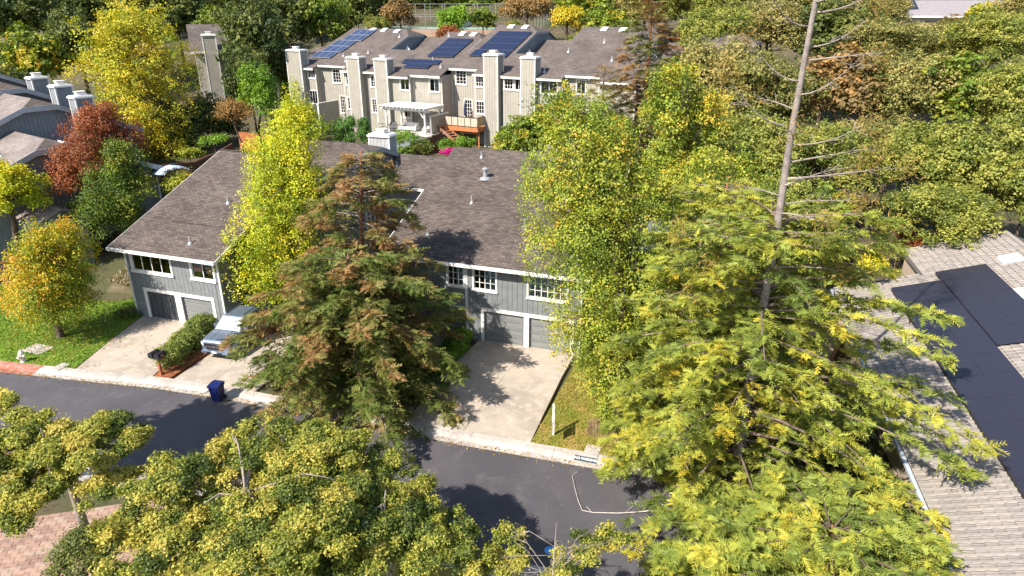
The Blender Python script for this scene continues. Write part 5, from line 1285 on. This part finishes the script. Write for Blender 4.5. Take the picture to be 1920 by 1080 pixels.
# liquidambar on the dry lawn
columnar('sweetgum_tree', 'broad green-gold sweetgum on the dry lawn hiding the right half of the garage house', 1100, 29.3, 185, 775,
         [(165, 1000, 1090), (215, 945, 1200), (300, 925, 1260), (400, 935, 1290), (480, 930, 1330), (560, 955, 1330), (640, 990, 1320), (720, 1050, 1310), (790, 1110, 1280)], 'ygreen', 116000, .112, 300, tone=.52, rad=.26, foot=(4.98, 27.9), jit=.2, spread=.2)
columnar('sweetgum_tree', 'yellow-green tree standing behind the sweetgum left of the bare trunk', 1270, 42, 125, 420,
         [(115, 1235, 1290), (170, 1190, 1350), (260, 1170, 1400), (360, 1180, 1420), (430, 1190, 1400)], 'ygreen', 42000, .17, 100, tone=.5, rad=.24, spread=.26, jit=.24)
columnar('sweetgum_tree', 'dense yellow-green tree close behind the leafy part of the tall redwood', 1340, 33, 300, 660,
         [(280, 1270, 1400), (360, 1210, 1500), (520, 1190, 1560), (660, 1210, 1540)], 'ygreen', 46000, .135, 140, tone=.56, rad=.24, spread=.24, jit=.24)
# small trees of the middle ground
px_tree('young_tree', 'light green young tree between the yellow ash and the beige row', 482, 190, 40, 66, 66, 'bright', 7000, .2, nb=18, rad=.14, tone=.3)
px_tree('smoke_bush', 'orange-brown bush under the light green young tree', 438, 216, 32, 26, 64, 'tan', 4500, .16, nb=16, rad=.1, tone=.1, cat='bush')
px_tree('yellow_shrub', 'yellow-green shrub leaning over the left roof edge below the open umbrella', 345, 352, 34, 30, 50, 'ygreen', 4500, .15, nb=14, rad=.08, tone=.4, cat='shrub')
for i, (x_, y_, w_, h_, D_, p_, l_) in enumerate([
    (358, 290, 26, 17, 62, 'ygreen', 'sunlit yellow-green round bush above the dark fence'), (400, 268, 30, 18, 68, 'bright', 'bright green shrub in the shade behind the dark fence'),
    (752, 268, 46, 28, 66, 'bright', 'leafy green shrub right of the three cypresses'), (792, 276, 20, 14, 66, 'hedge', 'small green shrub at the foot of the board fence'),
    (838, 276, 18, 14, 70, 'bright', 'round yellow-green bush beside the pink flowers'), (870, 270, 22, 14, 71, 'bright', 'light green bush behind the pink flowers'),
    (600, 250, 46, 30, 66, 'green', 'dark green shrub to the left of the three cypresses'), (345, 330, 34, 14, 54, 'tan', 'tan dry shrub beside the open umbrella')]):
    px_tree('garden_shrub', l_, x_, y_, w_, h_, D_, p_, 3200, .16, nb=12, rad=.05, spread=.18, cat='shrub')
px_tree('flowering_shrub', 'magenta flowering shrub at the foot of the timber stairs', 848, 287, 24, 10, 68.5, 'pink', 3000, .14, nb=12, rad=.04, spread=.14, tone=.3, cat='shrub', inner=.3)
for i, (x_, l_) in enumerate([(636, 'leftmost of the three dark green columnar cypresses'), (656, 'middle of the three dark green columnar cypresses'), (680, 'rightmost of the three dark green columnar cypresses')]):
    columnar('cypress', l_, x_, 66.5, 226, 268, [(216, x_-3, x_+3), (228, x_-10, x_+10), (272, x_-10, x_+10)], 'cyp', 6000, .13, 20, rad=.08, spread=.12, cat='cypress', jit=.7)['group'] = 'three columnar cypresses'
for (x_, y_, w_, h_, D_, l_) in ((848, 42, 34, 34, 112, 'round lime-green tree in front of the tennis court'), (748, 32, 36, 32, 118, 'brownish bare-looking tree left of the tennis court'), (988, 22, 48, 32, 112, 'rusty golden-brown round tree right of the tennis court'),
                                 (1066, 40, 30, 26, 104, 'golden shrubby tree behind the beige row'), (840, 64, 14, 10, 100, 'dark red shrub behind the beige row'), (640, 12, 34, 30, 130, 'bright yellow tree at the top behind the dark oaks')):
    p_ = {'l': 'bright', 'r': 'tan', 'b': 'tan', 'g': 'yellow', 'd': 'red'}
    pal_ = 'bright' if 'lime' in l_ else 'tan' if ('brownish' in l_ or 'rusty' in l_) else 'yellow' if 'golden' in l_ or 'yellow' in l_ else 'red'
    px_tree('round_tree', l_, x_, y_, w_, h_, D_, pal_, 6500, .3, nb=22, rad=.2, spread=.4, tone=.25)
# clipped hedges (leafy runs)
def hedge(name, label, pts, w, h, n, L, pal, cat='hedge'):
    p0 = np.array(W(*pts[0], .1)); t = thing(name, label, cat, p0, 0); bl = []
    for a, b in zip(pts[:-1], pts[1:]):
        Ld = math.hypot(b[0]-a[0], b[1]-a[1]); k = max(2, int(Ld/.5))
        for i in range(k+1):
            q_ = W(a[0]+(b[0]-a[0])*i/k, a[1]+(b[1]-a[1])*i/k, .1)-p0
            for z in (h*.35, h*.7): bl.append((q_+rng.normal(0, .08, 3)+[0, 0, z], (w*.55, w*.55, h*.34), float(np.clip(rng.normal(.4, .15), 0, 1))))
    P, C = crown_cloud(bl, n, L, L*.65, PAL[pal], 8, .09, .75)
    link('foliage', quad_mesh('foliage', P, C, M_LEAF), t)
    sb_ = MB()
    for b in bl[::4]: sb_.tube([tuple(np.array(b[0])*[1, 1, 0]-[0, 0, .2]), tuple(np.array(b[0]))], [.03, .015], 5)
    sb_.build('stems', M_BARK, t)['kind'] = 'stuff'
    return t
hedge('boundary_hedge', 'clipped sunlit hedge between the left driveway and the silver truck', [(-14.35, -8.9), (-14.9, -7.0), (-15.5, -5.2), (-15.9, -4.2)], 1.25, 1.15, 15000, .12, 'hedge')
hedge('boundary_hedge', 'rounded green-gold hedge along the left side of the right driveway', [(-.1, -4.6), (.05, -2.6), (.1, -.9)], 1.0, 1.0, 8000, .13, 'bright')
hedge('foundation_shrubs', 'low dark shrubs at the left foot of the left garage house', [(-22.3, -4.6), (-21.8, -4.3)], .7, .5, 1500, .1, 'dark', 'shrub')
hedge('bed_shrubs', 'loose shrubs in the planting bed under the brown redwood', [(-6.8, -8.5), (-6.5, -5.0), (-6.6, -2.0)], 1.6, 1.3, 9000, .14, 'oakg', 'shrub')

# conifers
conifer('browning_redwood', 'tall browning redwood with a rusty top in front of the gable house', -8.6, 35.2, 12.0, 2.0, 11.8, lambda f: 4.7*(1-f)**.8+.6, 150, 'brown', twig=.66, leaf=(.18, .055), rad=.24, density=7.5, leafk=8, vary=(.4, 1.25), lean=(.9, -.6),
        shift=lambda C: .16-C[:, 2]*.03+np.sin(C[:, 0]*1.7+C[:, 2])*.16+np.cos(C[:, 1]*1.4-C[:, 2]*1.1)*.14, open_front=True)
conifer('broad_redwood', 'broad lower olive-green redwood at the kerb between the two driveways', -8.1, 30.7, 7.9, .4, 7.6, lambda f: (4.8*math.sqrt(max(0, 1-f**1.6))+.9)*(.8+.2*min(1, f*4)), 215, 'brown', twig=.66, leaf=(.18, .052), rad=.24, density=8.0, leafk=9, vary=(.25, 1.3), tilt=.65, lean=(.3, 0), inner=.02, extra=[(1.2, -.35, 6.2, .1), (1.6, -.55, 6.4, .1), (1.0, -.8, 6.6, .1),(2.6, -1.15, 7.0, .3), (1.8, -1.0, 7.2, .2),],
        shift=lambda C: .17+np.sin(C[:, 0]*1.9+C[:, 2]*1.3)*.2+np.cos(C[:, 1]*1.6-C[:, 2]*1.7)*.17, branch_mat=M_BARK)
def prof_big(f): return 5.7-2.7*f*f
big, bax = conifer('tall_redwood', 'tall redwood with a bare pale upper trunk in the right half', 8.8, 22.2, 24.5, .8, 12.2, prof_big, 215, 'redw', twig=.62, leaf=(.20, .044), rad=.20, lean=(.4, .1), density=6.5, leafk=10, vary=(.3, 1.15), tilt=.55, open_front=True, inner=.0, branch_mat=mat('limb_bark', (.17, .125, .10), .95, .3, 5, .5), extra=[(8.6, .12, 7.8, .5), (7.4, -.05, 7.2, .5), (5.6, -.25, 7.4, .4), (4.5, .1, 6.8, .3), (9.6, .35, 6.2, .6), (6.4, -.4, 7.6, .4), (5.4, -.62, 7.4, .4), (4.6, -.8, 7.0, .3), (6.0, .05, 7.4, .5), (3.6, -.5, 7.2, .3)],
        asym=.16, shift=lambda C: .14+.16*np.sin(C[:, 0]*1.3+1.0)*np.cos(C[:, 1]*1.1+C[:, 2]*.8), bark=mat('redwood_trunk', (.25, .21, .19), .95, .35, 3, .7))
# bare upper branches, each a part of its own; some carry a few dry sprays at the tip
Pd = []; Cd = []
for i, (z, az, Lb, up) in enumerate([(22.5, .4, 1.5, .2), (21.6, 2.7, 1.7, .5), (20.9, .25, 2.0, .28), (20.2, -.5, 1.6, .2), (19.6, 3.3, 2.3, .62), (19.2, .35, 2.6, .42), (18.6, .1, 2.4, .45), (18.2, 3.5, 2.0, .75), (17.6, .3, 2.3, .55), (17.2, -.25, 2.3, .18), (16.6, 3.1, 1.8, .9), (16.2, .3, 2.1, .62),
        (15.7, 2.2, 1.6, .3), (15.2, 3.25, 2.4, .8), (14.6, -.3, 2.2, .45), (14.0, .2, 3.2, .22), (13.5, .15, 4.4, .08), (13.3, .35, 3.0, .25), (12.9, 2.8, 1.6, .3), (12.6, .05, 2.6, .12), (12.0, .12, 3.2, .16), (11.6, 3.0, 2.2, .2), (11.2, 3.3, 3.4, .28), (11.0, .2, 4.2, .26), (10.4, -.4, 2.4, .1), (9.8, 3.5, 2.4, .4),
        (23.2, 2.4, .9, .6), (23.4, -.6, .8, .5), (8.8, 3.2, 2.8, .25), (7.9, .1, 2.6, .15), (14.9, 4.4, 2.2, .3), (18.9, 4.9, 1.9, .35), (12.3, 5.0, 2.6, .2)]):
    d = np.array([math.cos(az), math.sin(az)*.8, 0]); s0 = bax(z); pts = []
    for q_ in np.linspace(0, 1, 7): pts.append(s0+d*Lb*q_+np.array([0, .12*math.sin(q_*5+i), 0])*Lb*.3+np.array([0, 0, Lb*up*(q_-.45*q_*q_ if up < .35 else q_*q_*.9-.05*q_)]))
    mb = MB().tube(pts, [(.016+.0075*Lb)*(1-.85*q_) for q_ in np.linspace(0, 1, 7)], 6)
    for w_ in range(int(4+Lb*3)):
        k = int(rng.integers(2, 6)); e_ = pts[k]+d*rng.uniform(.2, .6)+np.array([rng.normal(0, .2), rng.normal(0, .35), rng.uniform(-.1, .3)])
        mb.tube([pts[k], (pts[k]+e_)/2+rng.normal(0, .06, 3), e_], [.009, .007, .003], 4)
    mb.build('bare_branch', mat('bare_wood', (.30, .25, .215), .95, .25, 4, .4), big, smooth=True)
    if i % 2 == 0 or Lb > 2.2:
        n = 26 if Lb > 2.2 else 12
        S = np.array(pts[6])+rng.normal(0, .28, (n*6, 3)); Nn = unit(rng.normal(size=(n*6, 3))+[0, 0, .6]); Pd.append(leaves(S, Nn, .24, .035)); Cd.append(palette([(.34, .20, .06), (.30, .22, .05), (.18, .16, .04)], rng.random(n*6)))
link('dry_sprays', quad_mesh('dry_sprays', np.concatenate(Pd), np.concatenate(Cd), M_NEEDLE), big)['kind'] = 'stuff'
conifer('young_redwood', 'olive redwood filling the gap behind the sweetgum and the tall bare-topped trunk', 9.6, 30.0, 11.5, .8, 11.3, lambda f: 4.8*math.sqrt(max(0, 1-f**2.4))+.6, 170, 'redw', twig=.66, leaf=(.2, .05), rad=.22, density=6.5, leafk=8, vary=(.5, 1.2), tilt=.55, shift=lambda C: .14+.14*np.sin(C[:, 0]*1.5+C[:, 2]))
def prof_low(f): return 4.4*math.sqrt(max(0, 1-f**2.5))+.6
conifer('young_redwood', 'bushy yellow-green redwood at the bottom right corner in front of the tile roof', 9.1, 15.3, 5.2, .5, 5.15, prof_low, 150, 'redw', twig=.55, leaf=(.19, .042), rad=.2, density=8.0, leafk=11, inner=0.0, branch_mat=M_BARK, shift=lambda C: .13*np.sin(C[:, 0]*2+C[:, 2]*1.3)+.2)
conifer('young_redwood', 'green redwood between the dry lawn and the tall bare-topped trunk', 7.5, 25.8, 11.0, .6, 10.8, lambda f: 3.0*math.sqrt(max(0, 1-f**2.4))+.5, 150, 'redw', twig=.62, leaf=(.19, .046), rad=.2, density=7.0, leafk=9, vary=(.5, 1.2), tilt=.55, shift=lambda C: .16+.1*np.sin(C[:, 0]*1.7+C[:, 2]))
conifer('brown_conifer', 'brown thinning conifer in front of the right end of the beige row', at(1215, 150, 63)[0], 63.5, at(1215, -10, 63)[2]-float(ground_z(at(1215, 150, 63)[0], 63.5)), 2.0, at(1215, -5, 63)[2]-float(ground_z(at(1215, 150, 63)[0], 63.5)), lambda f: 4.0*(1-f)**.7+.5, 120, 'brown', twig=.8, leaf=(.26, .07), rad=.3, density=4.0, leafk=8,
        zg=float(ground_z(at(1215, 150, 63)[0], 63.5)), shift=lambda C: -.05+np.sin(C[:, 0]*1.2+C[:, 2]*.8)*.3)
gx_ = at(1130, 200, 61); conifer('dead_conifer', 'half-dead grey-brown conifer against the beige wall right of the fifth chimney', gx_[0], 61, 9.6, 1, 9.4, lambda f: 2.0*(1-f)**.7+.4, 60, 'tan', twig=.6, leaf=(.2, .05), rad=.16, density=4, leafk=7, zg=float(ground_z(gx_[0], 61)))

# ------------------------------------------------------------------ oaks in the foreground
def front_oak(label, parts, foot, n, L=.088, rad=.16, tone=.38, bare=.5):
    """parts: (px, py, half-width px, half-height px, D) leaf masses belonging to one tree"""
    bl = []; fx, fy = foot; o = np.array([fx, fy, 0.0])
    for (px, py, hw, hh, D) in parts:
        c = at(px, py, D); s = (c[1]*math.cos(PITCH)-(c[2]-CAM_H)*math.sin(PITCH))/FPX
        r = np.array([hw*s, hw*s*1.1, hh*s*.8])
        for b in crown_blobs(c-o, r, max(10, int(hw*hh/190)), (.11, .25), tone, .26, .25, .8): bl.append((b[0]+rng.normal(size=3)*r*.14, b[1], b[2]))
    cs = np.array([b[0] for b in bl]); c = cs.mean(0)
    return tree('oak_tree', label, fx, fy, c+o, (cs[:, 0].std()*1.7, cs[:, 1].std()*1.7, 2.0), 'front', n, L, Wd=L*.7, blobs=bl, rad=rad, bark=M_GREYBARK, zg=.05, spread=.10, sprig=11, nlimb=min(22, len(bl)), shell=.35, up=.35, tri=True)
front_oak('spreading oak whose leaves fill the lower left corner over the brick paving', [(45, 830, 80, 60, 17), (170, 830, 100, 60, 17.2), (70, 920, 90, 60, 16), (210, 905, 60, 50, 16.4), (15, 760, 30, 30, 19), (30, 950, 70, 50, 15.5), (240, 830, 50, 40, 17.6), (0, 890, 60, 60, 16)], (-15.6, 19.7), 120000)
front_oak('leafy oak in the middle of the bottom edge left of the browning redwood', [(300, 960, 90, 70, 15.5), (430, 890, 90, 70, 17), (560, 860, 110, 80, 17.5), (480, 820, 60, 40, 18.4), (420, 1000, 130, 70, 15), (560, 990, 120, 80, 15), (640, 930, 80, 80, 16.5), (280, 1040, 100, 60, 14), (500, 1050, 120, 60, 14), (330, 910, 90, 70, 16), (640, 860, 70, 50, 18), (540, 930, 110, 70, 16.2), (420, 960, 90, 60, 15.6), (230, 1000, 60, 60, 14.6), (450, 830, 60, 40, 18)], (-7.8, 16.0), 230000)
front_oak('dense dark-hearted oak at the bottom edge beside the green bin', [(720, 980, 110, 80, 16.4), (860, 990, 50, 40, 16.6), (620, 1010, 90, 70, 15.6), (700, 900, 80, 60, 18), (620, 860, 80, 60, 18.4), (780, 1010, 80, 60, 16), (860, 1050, 60, 40, 15.6), (790, 1040, 80, 50, 15.5), (660, 1060, 100, 50, 14.8), (770, 960, 70, 50, 17), (850, 1030, 60, 60, 16), (800, 930, 60, 50, 17.5)], (-4.0, 15.2), 140000, tone=.5)
front_oak('sparse twiggy oak sapling over the bottom kerb right of centre', [(960, 1010, 36, 30, 16.6), (950, 1060, 60, 30, 15.8), (1090, 1030, 46, 26, 16.2), (1150, 1010, 40, 24, 16.8), (1060, 1070, 50, 20, 15.6)], (1.0, 14.2), 16000, rad=.05, tone=.42)
# broad oak standing just left of the frame: its edge shows and it shades the road
front_oak('tall oak at the left edge whose crown throws the big shade patch on the road', [(-430, 560, 190, 110, 20), (-330, 700, 120, 60, 20), (-520, 480, 150, 90, 20), (-300, 600, 120, 80, 20.5), (-140, 720, 90, 50, 19.8), (-15, 750, 34, 30, 19.6)], (-24.0, 19.0), 26000, L=.24, rad=.25)
px_tree('dark_bush', 'dark glossy bush at the edge of the brick paving in the lower left', 160, 1040, 70, 50, 17.5, 'dark', 9000, .1, nb=18, rad=.05, spread=.14, cat='bush', zg=.05)

# ------------------------------------------------------------------ woods behind: individual trees sharing a few crowns
PR = {k: make_proto(p, n, L, nb=nb, tone=t_) for k, p, n, L, nb, t_ in (('oakA', 'oak', 30000, .046, 34, .4), ('oakB', 'oakg', 30000, .046, 32, .4), ('oakC', 'oak', 26000, .048, 28, .55), ('dark', 'dark', 15000, .068, 28, .45), ('green', 'green', 9000, .08, 26, .35), ('gold', 'yellow', 8000, .085, 24, .5), ('ygr', 'ygreen', 8000, .085, 24, .5), ('tan', 'tan', 8000, .08, 22, .4))}
oaks = [  # right-hand wood: px, py, half-width, half-height, distance, kind, label
    (1345, 60, 70, 55, 78, 'oakB', 'olive oak at the back left of the right-hand wood beside the brown conifer'), (1440, 50, 75, 55, 84, 'oakA', None), (1560, 60, 80, 60, 82, 'dark', 'darkest green oak in the back row of the wood right of the bare trunk'), (1660, 75, 80, 50, 76, 'oakC', None), (1760, 80, 80, 45, 80, 'oakA', None), (1860, 70, 75, 55, 72, 'oakB', None),
    (1330, 150, 85, 80, 62, 'oakA', None), (1430, 170, 90, 85, 60, 'oakC', None), (1570, 170, 100, 80, 62, 'tan', 'tan-brown oak in the middle of the wood just right of the bare trunk'), (1690, 170, 90, 75, 60, 'oakA', None), (1800, 170, 90, 75, 58, 'green', 'deep green oak in the middle of the wood towards the right edge'), (1900, 190, 80, 80, 54, 'oakB', None),
    (1400, 290, 90, 85, 48, 'oakB', None), (1530, 300, 95, 75, 50, 'oakB', None), (1640, 280, 90, 60, 52, 'oakA', None), (1740, 300, 85, 80, 47, 'oakB', None), (1850, 320, 100, 100, 45, 'oakB', 'large green oak directly behind the ridge of the tile roof'), (1930, 350, 70, 90, 43, 'oakB', None),
    (1450, 390, 85, 70, 40, 'oakB', None), (1540, 400, 60, 60, 42, 'ygr', 'yellow-green tree beside the dirt path left of the oaks'), (1760, 400, 90, 65, 42, 'oakB', 'green oak hanging over the far corner of the tile roof'), (1850, 20, 40, 24, 104, 'gold', 'golden tree in front of the white house at the upper right'), (1790, 40, 44, 20, 100, 'tan', None),
    (1290, 330, 70, 90, 46, 'ygr', None), (1370, 430, 80, 70, 36, 'oakB', None)]
def wood_label(k, x, y):
    c = {'oakA': 'brownish olive oak', 'oakB': 'green oak', 'oakC': 'greyish olive oak', 'ygr': 'yellow-green tree', 'tan': 'tan tree', 'gold': 'golden tree'}[k]
    row = 'in the back row of the wood' if y < 110 else 'in the middle of the wood' if y < 230 else 'in the front row of the wood'
    side = 'just left of the bare trunk' if x < 1480 else 'just right of the bare trunk' if x < 1620 else 'beyond the dirt path' if x < 1790 else 'towards the right edge'
    return c+' '+row+' '+side
for (x_, y_, w_, h_, D_, k_, l_) in oaks:
    bg_tree('oak_tree' if 'oak' in k_ else 'wood_tree', l_ or wood_label(k_, x_, y_), PR[k_], x_, y_+12, w_*1.22, h_*1.28, D_, 'oaks of the wood on the right')
back = [(905, 34, 30, 24, 116, 'green'), (705, 48, 26, 22, 116, 'oakB'), (965, 50, 20, 16, 110, 'ygr'), (40, 30, 70, 60, 96, 'dark'), (130, 20, 70, 50, 104, 'dark'), (60, 110, 60, 60, 82, 'ygr'), (150, 90, 60, 70, 88, 'dark'), (20, 190, 60, 60, 76, 'dark'), (210, 20, 70, 60, 110, 'oakB'), (330, 30, 70, 60, 112, 'dark'), (420, 20, 70, 50, 120, 'dark'), (478, 75, 62, 75, 88, 'dark'), (470, 160, 46, 66, 80, 'dark'), (520, 130, 30, 60, 90, 'dark'), (540, 40, 60, 60, 104, 'dark'), (600, 40, 60, 55, 106, 'green'),
        (690, 20, 60, 50, 128, 'dark'), (560, -10, 60, 40, 128, 'green'), (410, 60, 40, 50, 104, 'green'), (790, 5, 60, 40, 170, 'dark'), (880, 0, 60, 36, 172, 'green'), (960, 0, 60, 36, 176, 'dark'), (1050, 4, 60, 40, 150, 'oakB'), (1130, 6, 70, 46, 120, 'ygr'), (1130, 50, 50, 40, 104, 'ygr'), (1210, 10, 70, 50, 116, 'oakA'), (1290, 10, 70, 46, 112, 'oakB'), (1080, 90, 34, 30, 96, 'green'),
        (1380, -6, 70, 40, 120, 'oakA'), (1480, 0, 70, 40, 124, 'oakA'), (1580, 4, 70, 40, 118, 'oakC'), (1650, 20, 50, 34, 112, 'oakA'), (1920, 20, 50, 50, 98, 'oakA'), (740, -10, 60, 30, 185, 'dark'), (840, -12, 70, 30, 190, 'dark'), (930, -14, 70, 30, 195, 'green'), (1010, -12, 70, 30, 190, 'dark'), (300, -10, 80, 40, 140, 'dark'), (470, -16, 80, 40, 150, 'green'), (640, -18, 80, 36, 170, 'dark'), (1120, -16, 70, 36, 170, 'oakB'), (1240, -16, 80, 36, 160, 'dark'), (1700, -10, 80, 30, 165, 'oakA'), (1850, -10, 80, 30, 165, 'oakA'), (150, -14, 80, 40, 140, 'green'), (20, -14, 80, 40, 130, 'dark'),
        (330, 250, 60, 60, 72, 'dark'), (400, 225, 50, 50, 76, 'dark'), (545, 230, 36, 40, 76, 'dark'), (1000, 250, 60, 46, 60, 'green'), (1050, 230, 50, 50, 58, 'ygr'), (1130, 260, 60, 60, 54, 'ygr'), (960, 270, 40, 40, 56, 'ygr')]
def belt_label(k, x, y, D):
    c = {'dark': 'dark green oak', 'green': 'deep green tree', 'oakA': 'brownish olive tree', 'oakB': 'olive green tree', 'oakC': 'greyish olive tree', 'ygr': 'yellow-green tree'}[k]
    if D < 64: w = 'behind the top of the sweetgum'
    elif y > 200: w = 'in the shade between the ash and the cypresses'
    else: w = 'behind the slate townhouses' if x < 110 else 'behind the big yellow ash' if x < 330 else 'around the back-left house' if x < 500 else 'behind the left end of the beige row' if x < 700 else 'beyond the tennis court' if x < 1030 else 'behind the right end of the beige row' if x < 1300 else 'behind the wood on the right'
    if D > 125: w += ', in the farthest row'
    return c+' '+w
for (x_, y_, w_, h_, D_, k_) in back:
    bg_tree('belt_tree', belt_label(k_, x_, y_, D_), PR[k_], x_, y_+6, w_*1.2, h_*1.25, D_, 'trees in the belt behind the houses')
def spread_labels(grp):
    by = {}
    for o in col.objects:
        if o.get('group') == grp: by.setdefault(o['label'], []).append(o)
    names = {2: ['left-hand', 'right-hand'], 3: ['leftmost', 'middle', 'rightmost'], 4: ['leftmost', 'second from left', 'third from left', 'rightmost'], 5: ['leftmost', 'second from left', 'middle', 'fourth from left', 'rightmost']}
    for l, os_ in by.items():
        if len(os_) in names:
            os_.sort(key=lambda o: pix(tuple(o.location))[0])
            for o, n in zip(os_, names[len(os_)]): o['label'] = n+' '+l
for g_ in ('oaks of the wood on the right', 'trees in the belt behind the houses'): spread_labels(g_)
px_tree('yellow_bush', 'small bright yellow bush on the dirt path by the tile roof', 1640, 493, 24, 12, 37, 'lemon', 2500, .14, nb=10, rad=.05, spread=.14, cat='bush', tone=.1)
px_tree('red_shrub', 'shrub with red-orange leaves under the oak by the tile roof', 1700, 455, 22, 22, 43, 'red', 2600, .15, nb=10, rad=.05, spread=.16, cat='shrub', tone=.1)
